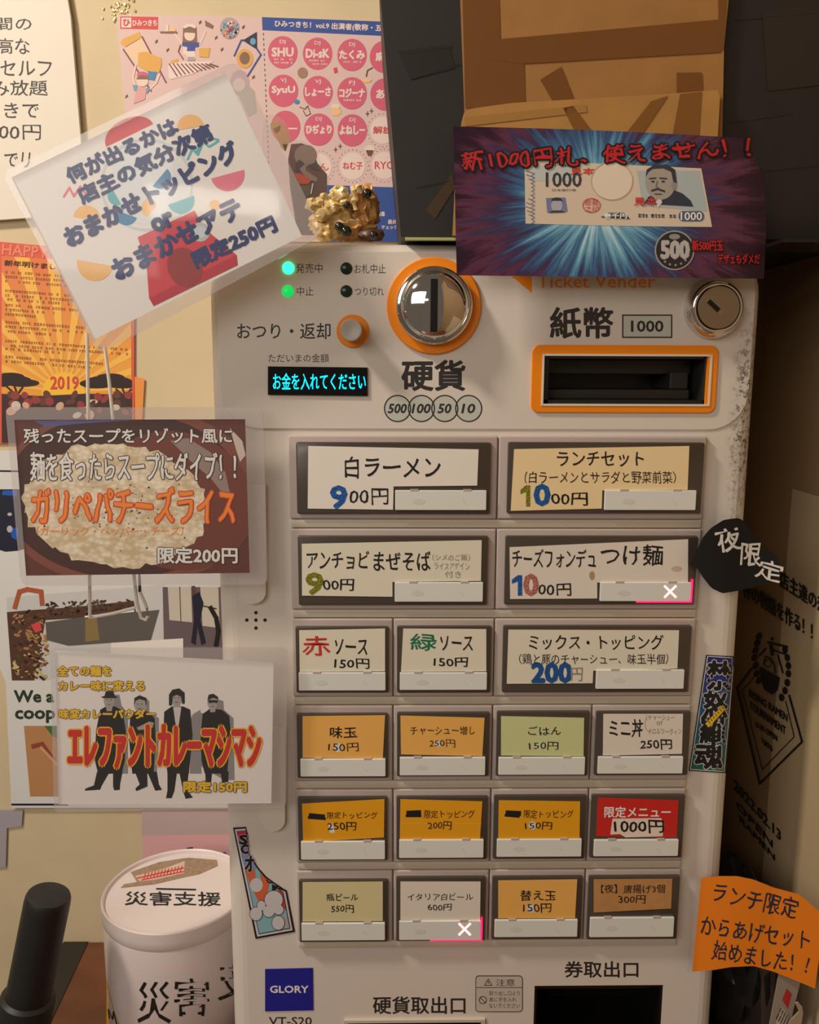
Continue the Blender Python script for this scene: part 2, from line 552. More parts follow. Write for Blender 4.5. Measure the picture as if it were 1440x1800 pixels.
T('1000', 1110, 564, 1166, 583, PRINT, 3, .7)
cp.build('control_panel', machine)


def ring_mesh(cx, cy, r0, r1, y0, y1, m, n=48):
    c = at(cx, cy, y0); k = at(cx + 100, cy, y0).x - c.x; k /= 100
    q = Mesh(); vs = []; fs = []
    R0, R1 = r0 * k, r1 * k
    prof = [(R0, y1), (R0, y0 + .0006), (R0 - .0006, y0), (R1, y0), (R1, y1)]
    for r, y in prof:
        for i in range(n):
            t = 2 * math.pi * i / n; vs.append((c.x + r * math.cos(t), y, c.z + r * math.sin(t)))
    for j in range(len(prof)):
        jj = (j + 1) % len(prof)
        for i in range(n): fs.append((j * n + i, jj * n + i, jj * n + (i + 1) % n, j * n + (i + 1) % n))
    return q.add(vs, fs, m), c, k


# coin slot
q, c, k = ring_mesh(763, 538, 83, 60, .0005, .004, ORANGE)
cs = q.build('coin_slot', machine, True, label='orange ring round the coin slot')
R = 67 * k
prof = [(R, -.004), (R, .0045), (R * .985, .006), (R * .95, .0068), (R * .91, .0062), (R * .89, .006)] + [(R * .89 * math.cos(t), .006 + .013 * math.sin(t)) for t in [math.radians(8 * i) for i in range(1, 12)]]
Mesh().lathe(Vector((c.x, 0, c.z)), prof, CHROME, 64).build('coin_dial', cs, True, label='domed chrome coin dial')
tp, bt = at(757, 490, -.018), at(769, 583, -.018)
Mesh().box(tp.x, bt.x, -.0195, -.002, bt.z, tp.z, mat('slot_black', (3, 3, 3), .9), .0006).build('slot_opening', cs, label='dark upright slot')
# return button
q, c, k = ring_mesh(620, 582, 28.5, 12, .001, .004, ORANGE)
rb = q.build('return_button', machine, True, label='orange ring round the change return button')
R = 18.5 * k
Mesh().lathe(Vector((c.x - .0004, 0, c.z)), [(R, -.002), (R, .0145), (R * .94, .0158), (R * .86, .0158), (R * .3, .0155), (.0004, .0155)], mat('knob_steel', (190, 184, 174), .3, .75), 40).build('push_knob', rb, True, label='turned steel push knob')
# key lock
c = at(1256, 542, 0); k = (at(1356, 542, 0).x - c.x) / 100; R = 52 * k
lk = Mesh().lathe(Vector((c.x, .003, c.z)), [(R, 0)] + [(R * (1 - .26 * i / 8), .0105 * math.sin(math.radians(18 + 84 * i / 8))) for i in range(9)] + [(R * .74, .006), (.0004, .006)], CHROME, 64).build('key_lock', machine, True, label='round chrome key lock')
kc = Mesh().lathe(Vector((c.x + .0004, .003, c.z)), [(R * .72, .004), (R * .72, .0095), (R * .69, .0105), (.0004, .0105)], STEEL, 48).build('lock_core', lk, True)
ka = Art(flat(-.0077))
ka.line([(1245, 528), (1268, 549)], 13, mat('worn_brass', (176, 165, 145), .3, 1.0), 1); ka.line([(1248, 531), (1262, 544)], 9, DARK, 2)
ka.build('keyhole', kc)
# bill slot
vs = []; fs = []
o0 = [at(*p, .0018) for p in ((936, 606), (1264, 606), (1264, 726), (936, 726))]
i0 = [at(*p, .0018) for p in ((954, 623), (1245, 623), (1245, 713), (954, 713))]
ox0, ox1, oz0, oz1 = o0[0].x, o0[1].x, o0[2].z, o0[0].z; ix0, ix1, iz0, iz1 = i0[0].x, i0[1].x, i0[2].z, i0[0].z
po = rrect(ox0, ox1, oz0, oz1, .0055, 6); pi = rrect(ix0, ix1, iz0, iz1, .0008, 6); n = len(po)
for y, pp in ((.004, po), (.0016, po), (.0012, [(x + (.0004 if x < (ox0 + ox1) / 2 else -.0004), z + (.0004 if z < (oz0 + oz1) / 2 else -.0004)) for x, z in po]), (.0012, pi), (.004, pi)):
    vs += [(x, y, z) for x, z in pp]
for j in range(4):
    for i in range(n): fs.append((j * n + i, (j + 1) * n + i, (j + 1) * n + (i + 1) % n, j * n + (i + 1) % n))
bs = Mesh().add(vs, fs, ORANGE).build('bill_slot', machine, label='orange frame round the banknote slot')
rim = Mesh(); whiterim = mat('white_rim', (225, 220, 205), .4)
x0, x1, _, yb, z0, z1 = slot_hole; t = .0012
for bx in ((x0 - t, x0 + .0002, z0 - t, z1 + t), (x1 - .0002, x1 + t, z0 - t, z1 + t)): rim.box(bx[0], bx[1], .0006, .004, bx[2], bx[3], whiterim)
for bx in ((x0, x1, z0 - t, z0 + .0002), (x0, x1, z1 - .0002, z1 + t)): rim.box(bx[0], bx[1], .0006, .004, bx[2], bx[3], whiterim)
rim.build('slot_rim', bs, label='thin white rim')
cav = Mesh(); bk = mat('black_slot_plastic', (26, 25, 24), .35); bk2 = mat('dark_grey_slot_plastic', (44, 42, 39), .4)
e = .0002
cav.box(x0 + e, x1 - e, .062, .072, z0 + e, z1 - e, bk)
cav.box(x0 + e, x0 + .004, .004, .062, z0 + e, z1 - e, bk); cav.box(x1 - .003, x1 - e, .004, .062, z0 + e, z1 - e, bk2)
cav.box(x0 + e, x1 - e, .004, .062, z0 + e, z0 + .003, bk); cav.box(x0 + .004, x1 - .004, .004, .062, z1 - .002, z1 - e, bk2)
cav.build('slot_cavity', bs, label='black cavity')
g = Mesh(); hh = z1 - z0
g.box(x0 + .006, x1 - .008, .018, .06, z0 + .003, z0 + .3 * hh, bk2, .001)
g.box(x0 + .004, x1 - .004, .03, .06, z0 + .62 * hh, z1 - .002, bk2, .001)
g.box(x1 - .022, x1 - .008, .022, .06, z0 + .3 * hh, z0 + .68 * hh, bk2, .001)
g.build('note_guide', bs, label='dark grey guide block')
# indicator lamps
LG = mat('lit_green_lamp', (40, 255, 140), .3, emit=3.2); LG2 = mat('dim_green_lamp', (10, 205, 90), .3, emit=.9); LD = mat('dark_green_lamp', (12, 48, 38), .25)
for x, y, m, lb in ((507, 471, LG, 'brightly lit green lamp'), (506, 512, LG2, 'lit green lamp'), (609, 472, LD, 'unlit dark green lamp'), (609, 512, LD, 'unlit dark green lamp')):
    c = at(x, y, .003); r = 10.5 * k
    Mesh().lathe(c + Vector((0, .001, 0)), [(r, 0)] + [(r * math.cos(math.radians(a)), .001 + .0022 * math.sin(math.radians(a))) for a in range(0, 86, 12)] + [(.0002, .0032)], m, 24).build('indicator_lamp', machine, True, label=lb)
# display
da = Art(flat(.0015), .0001, .0001); da.sheet([(471, 644), (646, 646), (646, 696), (471, 694)], mat('black_display_glass', (8, 14, 18), .15), .003); da.text('お金を入れてください', 480, 656, 643, 685, mat('cyan_display_glow', (0, 200, 225), .4, emit=1.7), 1, .25); da.build('display', machine, label='black display window with glowing cyan writing')
# name plate, warning label
npl = Art(flat(HY), .0006); npl.sheet([(466, 1704), (550, 1702), (551, 1776), (466, 1778)], mat('royal_blue_plate', (28, 34, 150), .35), .0007)
npl.text('GLORY', 475, 1733, 542, 1745, WHITEINK, 1, .5); npl.build('name_plate', machine, label='square blue maker plate')
wl = Art(flat(HY), .0003)
def rpx(x0, y0, x1, y1, r): return [(x, -y) for x, y in rrect(x0, x1, -y1, -y0, r, 4)]
wl.sheet(rpx(836, 1715, 919, 1779, 6), PRINT, .0003); wl.poly(rpx(837.2, 1716.2, 917.8, 1777.8, 5), mat('pale_label', (205, 194, 182), .5), 1)
wl.line([(837, 1736), (918, 1736)], 1.2, PRINT, 2); wl.text('注意', 872, 1721, 905, 1733, PRINT, 2)
wl.line([(852, 1732), (858.5, 1721), (865, 1732)], 1.3, PRINT, 2, True); wl.rect(857.7, 1725, 859.3, 1729, PRINT, 2)
wl.ring(849, 1758, 7, 1.4, PRINT, 2, 20); wl.line([(844, 1753), (854, 1763)], 1.3, PRINT, 2)
wl.text('取り出し口より', 860, 1742, 914, 1750, PRINT, 2); wl.text('奥に手を入れ', 860, 1753, 908, 1761, PRINT, 2); wl.text('ないでください', 860, 1764, 914, 1772, PRINT, 2)
wl.build('warning_label', machine, label='small outlined warning label')
# outlets
for nm, (x0, x1, _, yb, z0, z1), lb in (('ticket_outlet', tick_hole, 'dark ticket outlet'), ('coin_outlet', coin_hole, 'coin outlet')):
    t = Mesh(); dk = mat('outlet_black', (20, 18, 16), .3)
    t.box(x0 + e, x1 - e, .08, .088, z0 + e, z1 - e, dk); t.box(x0 + e, x0 + .002, .0045, .08, z0 + e, z1 - e, dk); t.box(x1 - .002, x1 - e, .0045, .08, z0 + e, z1 - e, dk)
    t.box(x0 + e, x1 - e, .0045, .08, z0 + e, z0 + .003, dk); t.box(x0 + .002, x1 - .002, .0045, .08, z1 - .002, z1 - e, dk)
    if nm == 'coin_outlet':
        for bx in ((x0 - .003, x1 + .003, z1 - e, z1 + .0022), (x0 - .003, x0 + e, z0, z1), (x1 - e, x1 + .003, z0, z1)): t.box(bx[0], bx[1], .0015, .0042, bx[2], bx[3], RAIL)
    o = t.build(nm, machine, label=lb)
    if nm == 'ticket_outlet':
        Mesh().box(x0 + .003, x1 - .003, .022, .026, z1 - .018, z1 - .002, mat('outlet_flap_steel', (70, 62, 52), .3, .8), .001).build('outlet_flap', o)

# ---------------- buttons
LENS = mat('smoked_button_plastic', (74, 66, 58), .25, coat=.3)
BAR = mat('white_lamp_bar', (226, 228, 222), .35)
CARD = {'w': mat('white_card', (238, 232, 222), .55, coat=.15), 'c': mat('cream_card', (244, 218, 168), .55, coat=.15), 'i': mat('ivory_card', (230, 224, 204), .55, coat=.15),
        'o': mat('apricot_card', (240, 182, 92), .55, coat=.15), 'y': mat('yellow_card', (236, 166, 18), .5, coat=.15), 'g': mat('pale_green_card', (208, 214, 156), .55, coat=.15),
        'r': mat('red_card', (206, 36, 30), .5, coat=.15), 'b': mat('kraft_brown_card', (192, 140, 84), .7, vary=.08, scale=90), 'k': mat('khaki_card', (218, 208, 160), .55, coat=.15), 'p': mat('pinkish_card', (230, 221, 209), .55, coat=.15)}
BLUE = glitter('blue_glitter_sticker', (28, 96, 178)); OLIVE = glitter('olive_glitter_sticker', (134, 134, 34)); PINK = glitter('pink_glitter_sticker', (196, 120, 112))
REDINK = mat('red_marker', (206, 52, 42), .6); GREENINK = mat('green_marker', (10, 118, 80), .6); PENCIL = mat('faint_pencil', (150, 140, 132), .7)
TIPP = mat('correction_patch', (226, 224, 230), .6); STEELBLUE = mat('blue_number_sticker', (26, 84, 152), .45)
XLIT = mat('lit_cross_lamp', (255, 120, 120), .4, emit=5.0); XGLOW = mat('red_lamp_leak', (255, 18, 70), .4, emit=4.5)

Bt = [
 # u0,u1,row, lens quad, card polygon, card colour, bar, texts, label
 (0, 2, 0, (521, 778, 860, 903), [(542, 784), (841.5, 790), (839, 853.5), (692, 855), (691, 896), (541, 894)], 'w', (695, 862, 855, 897),
  [('白ラーメン', 606, 802, 774, 840, INK, .9), ('9', 582, 855, 609, 893, BLUE, 2.2), ('00円', 614, 859, 683, 887, INK, .3)], 'wide menu button with a white card, top row'),
 (2, 4, 0, (894.6, 778, 1231, 902), [(904, 789.5), (1212, 784), (1209, 861), (1059, 862), (1058, 894), (898, 898)], 'c', (1064, 862, 1223, 897),
  [('ランチセット', 980, 794, 1132, 820, INK, .5), ('（白ラーメンとサラダと野菜前菜）', 922, 828, 1188, 850, INK, 0), ('1', 915, 853, 932, 890, OLIVE, 1.8), ('0', 940, 852, 966, 888, BLUE, 2.2), ('00円', 969, 866, 1033, 888, INK, .4)], 'wide menu button with a cream card, top row'),
 (0, 2, 1, (524, 943, 855, 1063), [(530.6, 956), (847, 949.6), (845.6, 1021), (690, 1023), (690, 1049), (531, 1047)], 'i', (694, 1024, 849, 1058),
  [('アンチョビ', 540, 969, 648, 1000, INK, .6), ('まぜそば', 657, 970, 757, 1003, INK, .6), ('（シメのご飯）', 760, 974, 826, 986, PENCIL, 0), ('ライスアゲイン', 763, 989, 826, 1001, PENCIL, 0), ('付き', 783, 1004, 810, 1016, PENCIL, 0),
   ('9', 539, 1008, 567, 1044, OLIVE, 2.2), ('00円', 568, 1018, 622, 1038, INK, .5)], 'wide menu button with an ivory card, second row'),
 (2, 4, 1, (890, 943, 1219, 1062), [(896, 962), (1210, 948), (1209.6, 1024), (1050, 1024), (1050, 1052), (897, 1053)], 'p', (1056, 1024, 1214, 1057),
  [('チーズフォンデュ', 901, 965, 1047, 998, INK, .5), ('つけ麺', 1057, 958, 1165, 994, INK, .6), ('1', 900, 1011, 918, 1047, BLUE, 1.8), ('0', 922, 1010, 945, 1046, PINK, 2.2), ('00円', 946, 1026, 1004, 1047, INK, .5)], 'wide menu button with its red cross lit, second row'),
 (0, 1, 2, (520, 1103, 682, 1217), [(526, 1108), (677, 1105), (677, 1180), (527, 1181)], 'i', (525, 1183, 678, 1214),
  [('赤', 532, 1118, 580, 1152, REDINK, .9), ('ソース', 588, 1124, 646, 1151, INK, .6), ('150円', 588, 1158, 649, 1175, INK, .6)], None),
 (1, 2, 2, (699, 1102, 861, 1217), [(709, 1105), (855, 1106), (855, 1180), (705, 1181)], 'i', (703, 1183, 856, 1213),
  [('緑', 722, 1114, 767, 1143, GREENINK, .9), ('ソース', 774, 1118, 831, 1144, INK, .5), ('150円', 763, 1156, 822, 1172, INK, .6)], None),
 (2, 4, 2, (886, 1101, 1209, 1216), [(894, 1107), (1194, 1108), (1191, 1175), (1043, 1179), (1042, 1201), (891, 1202)], 'i', (1049, 1178, 1202, 1211),
  [('ミックス・トッピング', 930, 1116, 1166, 1142, INK, .4), ('（鶏と豚のチャーシュー、味玉半個）', 913, 1149, 1175, 1168, INK, 0), ('200', 936, 1166, 1004, 1199, STEELBLUE, 2.4), ('円', 1004, 1174, 1024, 1197, PENCIL, .2)], 'wide menu button with an ivory card, third row'),
 (0, 1, 3, (522, 1256, 681, 1367), [(532, 1259), (677, 1257.5), (673, 1333), (532, 1332)], 'o', (528, 1335, 678, 1365), [('味玉', 580, 1278, 627, 1297, INK, .4), ('150円', 577, 1306, 630, 1321, INK, 0)], None),
 (1, 2, 3, (699, 1254, 858, 1364), [(704, 1258), (852, 1262), (848, 1329), (705, 1326)], 'o', (703, 1332, 853, 1363), [('チャーシュー増し', 722, 1276, 835, 1292, INK, 0), ('250円', 755, 1300, 800, 1313, INK, 0)], None),
 (2, 3, 3, (875, 1252, 1032, 1363), [(881, 1259), (1027, 1262), (1026, 1329), (881, 1328)], 'g', (877, 1332, 1028, 1362), [('ごはん', 929, 1277, 986, 1292, INK, .2), ('150円', 930, 1304, 982, 1318, INK, 0)], None),
 (3, 4, 3, (1050, 1252, 1208, 1362), [(1061, 1255), (1201, 1255), (1199, 1325), (1060, 1328)], 'p', (1052, 1331, 1200, 1360),
  [('ミニ丼', 1072, 1264, 1130, 1296, INK, .7), ('250円', 1126, 1300, 1181, 1317, INK, .6), ('（チャーシュー', 1136, 1256, 1186, 1266, PENCIL, 0), ('or', 1155, 1268, 1166, 1275, PENCIL, 0), ('チロルツーグィン', 1140, 1280, 1198, 1291, PENCIL, 0)], None),
 (0, 1, 4, (524, 1403, 680, 1512), [(531, 1413), (676, 1405), (675, 1472), (533, 1480)], 'y', (529, 1480, 677, 1511), [('限定トッピング', 575, 1427, 663, 1439, INK, 0), ('250円', 576, 1445, 626, 1460, INK, .2)], None),
 (1, 2, 4, (698, 1402, 855, 1510), [(704, 1405), (848, 1409), (844, 1475), (703, 1476)], 'y', (702, 1477, 850, 1508), [('限定トッピング', 746, 1424, 835, 1438, INK, 0), ('200円', 752, 1444, 794, 1458, INK, .1)], None),
 (2, 3, 4, (870, 1400, 1027, 1509), [(877, 1407), (1020, 1409), (1019, 1473), (876, 1474)], 'y', (874, 1476, 1022, 1506), [('限定トッピング', 921, 1424, 1008, 1438, INK, 0), ('150円', 923, 1445, 971, 1458, INK, .1)], None),
 (3, 4, 4, (1042, 1399, 1198, 1507), [(1051, 1402), (1193, 1407), (1190, 1472), (1048, 1470)], 'r', (1045, 1477, 1192, 1505), [('限定メニュー', 1063, 1418, 1179, 1437, WHITEINK, .4), ('1000円', 1080, 1442, 1167, 1464, INK, 1.0)], None),
 (0, 1, 5, (526, 1549, 681, 1655), [(532, 1551), (673, 1550), (673, 1619), (532, 1620)], 'k', (530, 1624, 677, 1653), [('瓶ビール', 574, 1571, 630, 1584, INK, .2), ('550円', 582, 1591, 622, 1604, INK, .2)], None),
 (1, 2, 5, (697.5, 1544, 851, 1653), [(704, 1550), (845, 1550), (844, 1618), (704, 1617)], 'p', (702, 1620, 845, 1652), [('イタリア白ビール', 717, 1570, 831, 1583, INK, 0), ('600円', 752, 1589, 794, 1601, INK, .1)], None),
 (2, 3, 5, (867, 1543, 1020, 1650), [(876, 1548), (1015, 1546), (1011, 1614), (876, 1614)], 'o', (870, 1618, 1015, 1647), [('替え玉', 915, 1565, 977, 1583, INK, .3), ('150円', 920, 1588, 969, 1604, INK, .1)], None),
 (3, 4, 5, (1037, 1542, 1189, 1650), [(1044, 1546), (1182, 1545), (1180, 1597), (1044, 1604)], 'b', (1038, 1614, 1184, 1647), [('【夜】唐揚げ3個', 1057, 1555, 1169, 1570, INK, .1), ('300円', 1087, 1574, 1135, 1588, INK, .1)], None),
]
CN = {'w': 'white card', 'c': 'cream card', 'i': 'ivory card', 'o': 'apricot orange card', 'y': 'yellow card', 'g': 'pale green card', 'r': 'red card', 'b': 'kraft brown card', 'k': 'khaki card', 'p': 'off-white card'}
gap = .0004
for u0, u1, row, lq, card, col, bar, texts, lab in Bt:
    zt = ZO - row * RROW - gap; zb = ZO - (row + .9) * RROW
    B = Mesh(); B.add(*rounded(u0 * U + gap, u1 * U - gap, zb, zt, 0.0, HY + .002, .0012, .0012, 3, 3), BEZEL)
    bt = B.build('menu_button', machine, True, label='menu button with ' + CN[col])
    YL = -.0028
    a, b = at(lq[0], lq[1], YL), at(lq[2], lq[3], YL); x0c, x1c = a.x, b.x
    # dark gap round the lens, then the lens block
    Mesh().add(*rounded(a.x - .0004, b.x + .0004, b.z - .0004, a.z + .0004, YL, .001, .0012, .0008, 3, 2), LENS).build('button_cap', bt, True, label='smoked plastic cap')
    Y2 = YL - .0004
    A = Art(flat(Y2), 0, .00005); A.sheet(card, CARD[col], .0003)
    if row == 3 and u0 == 0: A.ell(594, 1314, 6.5, 8, TIPP, 1, n=14)
    if row == 3 and u0 == 1: A.ell(770, 1307, 5, 6, TIPP, 1, n=14)
    if row == 3 and u0 == 2: A.ell(947, 1311, 6, 8, mat('green_patch', (214, 222, 186), .6), 1, n=14)
    if row == 4 and u0 == 0: A.poly([(577, 1448), (583, 1447), (588, 1455), (588, 1464), (580, 1464)], TIPP, 1); A.line([(546, 1434), (568, 1436)], 9, INK, 1); A.line([(543, 1437), (571, 1439)], 5, INK, 1)
    if row == 4 and u0 == 1: A.line([(718, 1430), (737, 1429)], 10, INK, 1); A.line([(715, 1434), (739, 1434)], 5, INK, 1); A.line([(704, 1447), (846, 1448)], 1.0, mat('yellow_crease', (244, 190, 60), .5), 1)
    if row == 4 and u0 == 2: A.line([(892, 1429), (913, 1430)], 9, INK, 1); A.line([(889, 1433), (912, 1435)], 5, INK, 1); A.ell(936, 1451, 6.5, 7.5, TIPP, 1, n=14)
    if row == 4 and u0 == 3: A.poly([(1077, 1439), (1162, 1438), (1168, 1448), (1165, 1470), (1100, 1472), (1090, 1466), (1073, 1467), (1075, 1452)], mat('white_paint_patch', (238, 220, 206), .6), 1)
    if row == 5 and u0 == 2: A.ell(933, 1596, 6.5, 8, TIPP, 1, n=14)
    if row == 2 and u0 == 2: pass
    if row == 1 and u0 == 2: A.ell(1041, 1012, 5, 8, mat('tea_stain', (176, 152, 104), .6), 1, n=14); A.ell(1190, 1000, 10, 5, mat('pale_stain', (206, 182, 160), .6), 1, n=14)
    if row == 3 and u0 == 3: A.line([(1137, 1262), (1134, 1270), (1135, 1280), (1141, 1287)], .9, PENCIL, 1)
    for t, x0, y0, x1, y1, m, bd in texts:
        if t == '1':
            w_ = x1 - x0; A.poly([(x1 - .42 * w_, y0), (x1, y0), (x1, y1), (x1 - .42 * w_, y1), (x1 - .42 * w_, y0 + .3 * (y1 - y0)), (x0, y0 + .42 * (y1 - y0)), (x0, y0 + .22 * (y1 - y0))], m, 4); continue
        if m in (INK, REDINK, GREENINK): bd *= .55
        A.text(t, x0, y0, x1, y1, m, 3, bd, None, .7 if m in (INK, REDINK, GREENINK, PENCIL) else 0)
    A.build('label_card', bt, label=CN[col] + ' with handwriting')
    a, b = at(bar[0], bar[1], YL - .0018), at(bar[2], bar[3], YL - .0018)
    lb = Mesh().add(*rounded(a.x, b.x, b.z, a.z, YL - .0018, YL + .0005, .0005, .0004, 2, 2), BAR)
    nub = (a.x + (b.x - a.x) * .21, a.x + (b.x - a.x) * .79)
    for nx in nub: lb.box(nx - .003, nx + .003, YL - .0019, YL, a.z - .0006, a.z + .0008, BEZEL)
    ga = Art(flat(YL - .0018), .00004, .00005)
    for k_, m_ in enumerate(lb.mats): ga.absorb(lb.v, [f_ for f_, i_ in zip(lb.f, lb.m) if i_ == k_], m_)
    sm = mat('unlit_legend', (217, 216, 207), .5)
    bw, bh = bar[2] - bar[0], bar[3] - bar[1]
    ga.ell(bar[0] + bw * .26, bar[1] + bh * .56, bw * .07, bh * .14, sm, 1, n=16)
    lit = (row, u0) in ((1, 2), (5, 1))
    if not lit: ga.line([(bar[0] + bw * .74, bar[1] + bh * .45), (bar[0] + bw * .78, bar[1] + bh * .7)], 1.5, sm, 1)
    else:
        cx, cy = ((1178.5, 1040) if row == 1 else (817, 1633.5)); r = 9.5
        ga.line([(cx - r, cy - r), (cx + r, cy + r)], 3.6, XLIT, 1); ga.line([(cx - r, cy + r), (cx + r, cy - r)], 3.6, XLIT, 1)
    ga.build('lamp_bar', bt, label='white lamp bar with a lit cross' if lit else 'white lamp bar')
    if lit:
        xg, zg = b.x, b.z
        g = Mesh(); g.box(xg - .040, xg + .0012, YL - .0012, YL + .0004, zg - .0011, zg - .0002, XGLOW); g.box(xg + .0003, xg + .0013, YL - .0012, YL + .0004, zg - .0011, a.z + .002, XGLOW)  # glowing strips stand in for lamp light leaking round the bar
        g.build('lamp_leak', bt, label='red light leaking round the lamp bar, as glowing strips')
for row in range(6):
    zt = ZO - (row + .9) * RROW - gap; zb = ZO - (row + 1) * RROW + gap
    right = 4 * U
    Mesh().add(*rounded(0.0 + .0008, right - .0008, zb, zt, .0008, HY + .002, .0006, .0006, 2, 2), RAIL).build('button_rail', machine, True, label='pale plastic rail below a button row')

# ================================================================== SIGNS ON THE MACHINE
FILM = film('clear_film', 0.025)
FILMB = film('clear_film_border', 0.06)
TAB = mat('white_plastic_tab', (226, 218, 208), .35)


def rounded_quad(q, r, seg=5):
    """quad in pixels with rounded corners"""
    out = []
    n = len(q)
    for i in range(n):
        p, a, b = Vector(q[i]), Vector(q[i - 1]), Vector(q[(i + 1) % n])
        p = p.to_2d(); da = (a.to_2d() - p).normalized() * r; db = (b.to_2d() - p).normalized() * r
        for k in range(seg + 1):
            t = k / seg; out.append(tuple(p + da * (1 - t) ** 2 + db * t ** 2))
    return out


def pouch(root, quad, r, Y, t=.0022):
    m = Mesh().prism(rounded_quad(quad, r), Y - t / 2, t, FILM)
    return m.build('clear_pouch', root, label='clear laminating film')


FILME = film('film_border', 0.14, (238, 230, 232))


def sealed_border(root, quad, sheet, r, Y):
    """welded film margin between the paper and the outer edge"""
    o_ = rounded_quad(quad, r); k = len(o_) // 4; vs = []; fs = []
    for yy in (Y - .0017, Y - .0012): vs += [at(x, y, yy) for x, y in o_] + [at(x, y, yy) for x, y in sheet]
    n = len(o_); h_ = n + 4
    for b, flip in ((0, 0), (h_, 1)):
        for i in range(n):
            j = (i + 1) % n; ci, cj = n + i // k, n + j // k
            f = (i, ci, j) if ci == cj else (i, ci, cj, j)
            f = tuple(b + q for q in f); fs.append(f[::-1] if flip else f)
    for i in range(n): fs.append((i, (i + 1) % n, h_ + (i + 1) % n, h_ + i))
    Mesh().add(vs, fs, FILME).build('sealed_border', root, label='milky sealed film margin')


def tab(root, x0, y0, x1, y1, Y, t):
    pts = [(x0, y0), (x1, y0), (x1, y1 - 18)] + [((x0 + x1) / 2 + (x1 - x0) / 2 * math.cos(math.radians(a)), y1 - 20 + 20 * math.sin(math.radians(a))) for a in range(15, 180, 15)] + [(x0, y1 - 18)]
    Mesh().prism(pts, Y, t, TAB).build('holder_tab', root, label='white plastic holder tab')


# ---- white laminated toppings sign, tilted
YA = -.030
ra = thing('laminated_sign', 'tilted laminated white sign with navy writing over a red capsule machine drawing', 'sign', at(290, 360, YA))
g = Art(flat(YA), 0, .00003)
g.sheet([(20, 312), (397, 129), (531, 415), (165, 597)], mat('sign_white', (238, 234, 232), .6), .0004)
NAVY = mat('navy_print', (44, 62, 118), .5)
cr, cb, ct, cp_, co = mat('print_red', (214, 74, 88), .6), mat('print_blue', (70, 138, 186), .6), mat('print_teal', (96, 186, 198), .6), mat('print_pink', (232, 128, 150), .6), mat('print_orange', (246, 196, 132), .6)
pale = mat('print_pale_blue', (204, 218, 228), .6)
g.ring(258, 325, 82, 5, pale, 1); g.ell(258, 325, 70, 70, mat('print_paler', (228, 234, 240), .6), 1)
g.ell(228, 238, 46, 30, cr, 2, rot=-26, a0=180, a1=360); g.ell(207, 226, 10, 8, cr, 2)
for x, y, r, m, rot in ((167, 462, 32, co, 10), (152, 385, 24, co, 190), (335, 225, 24, co, 170), (400, 306, 30, cp_, -15), (281, 312, 20, cb, -50), (318, 352, 24, ct, -20), (222, 376, 20, cb, 20), (205, 345, 16, ct, 60), (262, 360, 12, co, -120)):
    g.ell(x, y, r, r, m, 3, rot=rot, a0=0, a1=180, n=18)
for pts, m in (([(112, 346), (122, 330), (130, 345), (141, 328), (150, 340), (164, 330)], cp_), ([(330, 280), (338, 262), (348, 272), (357, 250), (368, 258), (384, 248)], ct), ([(345, 268), (360, 240), (384, 246)], ct)):
    g.line(pts, 4, m, 2)
g.ell(258, 366, 9, 14, co, 3); g.ell(378, 360, 10, 9, co, 3)
g.poly([(242, 417), (342, 370), (360, 402), (416, 448), (418, 466), (270, 538), (262, 524), (258, 470)], cr, 4)
g.poly([(262, 524), (416, 448), (418, 466), (270, 538)], mat('print_red_shade', (190, 60, 78), .6), 5)
g.ell(325, 470, 30, 36, mat('print_maroon', (158, 66, 70), .6), 6, rot=-26)
g.ell(352, 408, 17, 17, mat('print_grey', (196, 196, 204), .6), 6); g.ell(352, 408, 11, 11, pale, 7)
for t, A_, B_, hh, bd in (('何が出るかは', (119, 311), (308, 219), 29, 1.7), ('店主の気分次第', (139, 346), (370, 230), 31, 1.8), ('おまかせトッピング', (116, 420), (415, 262), 36, 2.3),
                         ('or', (269, 399), (303, 383), 22, 2.6), ('おまかせアテ', (201, 478), (421, 362), 36, 2.3), ('限定250円', (341, 458), (482, 391), 30, 2.0)):
    g.tline(t, A_, B_, hh, NAVY, 9, bd, None, .6)
g.build('printed_sheet', ra)
pouch(ra, [(1, 303), (417, 105), (570, 412), (172, 623)], 22, YA)
sealed_border(ra, [(1, 303), (417, 105), (570, 412), (172, 623)], [(20, 312), (397, 129), (531, 415), (165, 597)], 22, YA)

# ---- rice sign
YB = -.012
rb_ = thing('laminated_sign', 'laminated photo sign of cheese rice in a brown bowl with orange lettering', 'sign', at(240, 875, YB))
Q = [(25, 738), (431, 737), (439, 1007), (46, 1012)]
g = Art(flat(YB), 0, .00003, (25, 737, 439, 1012))
g.sheet(Q, mat('print_bowl_brown', (104, 56, 50), .45), .0004)


def clipq(pts, Q):
    """keep printed shapes inside the sheet (convex clip)"""
    out = list(pts)
    for i in range(len(Q)):
        a, b = Q[i], Q[(i + 1) % len(Q)]; src = out; out = []
        if not src: break
        def sd(p): return (b[0] - a[0]) * (p[1] - a[1]) - (b[1] - a[1]) * (p[0] - a[0])
        for j in range(len(src)):
            p, q = src[j - 1], src[j]; dp, dq = sd(p), sd(q)
            if dp * dq < 0: t = dp / (dp - dq); out.append((p[0] + (q[0] - p[0]) * t, p[1] + (q[1] - p[1]) * t))
            if dq >= 0: out.append(q)
    return out


def ellp(cx, cy, rx, ry, rot=0, a0=0, a1=360, n=56):
    c, s_ = math.cos(math.radians(rot)), math.sin(math.radians(rot)); o = []
    for i in range(n if a1 - a0 >= 360 else n + 1):
        a = math.radians(a0 + (a1 - a0) * i / n); x, y = rx * math.cos(a), ry * math.sin(a); o.append((cx + x * c - y * s_, cy + x * s_ + y * c))
    return o


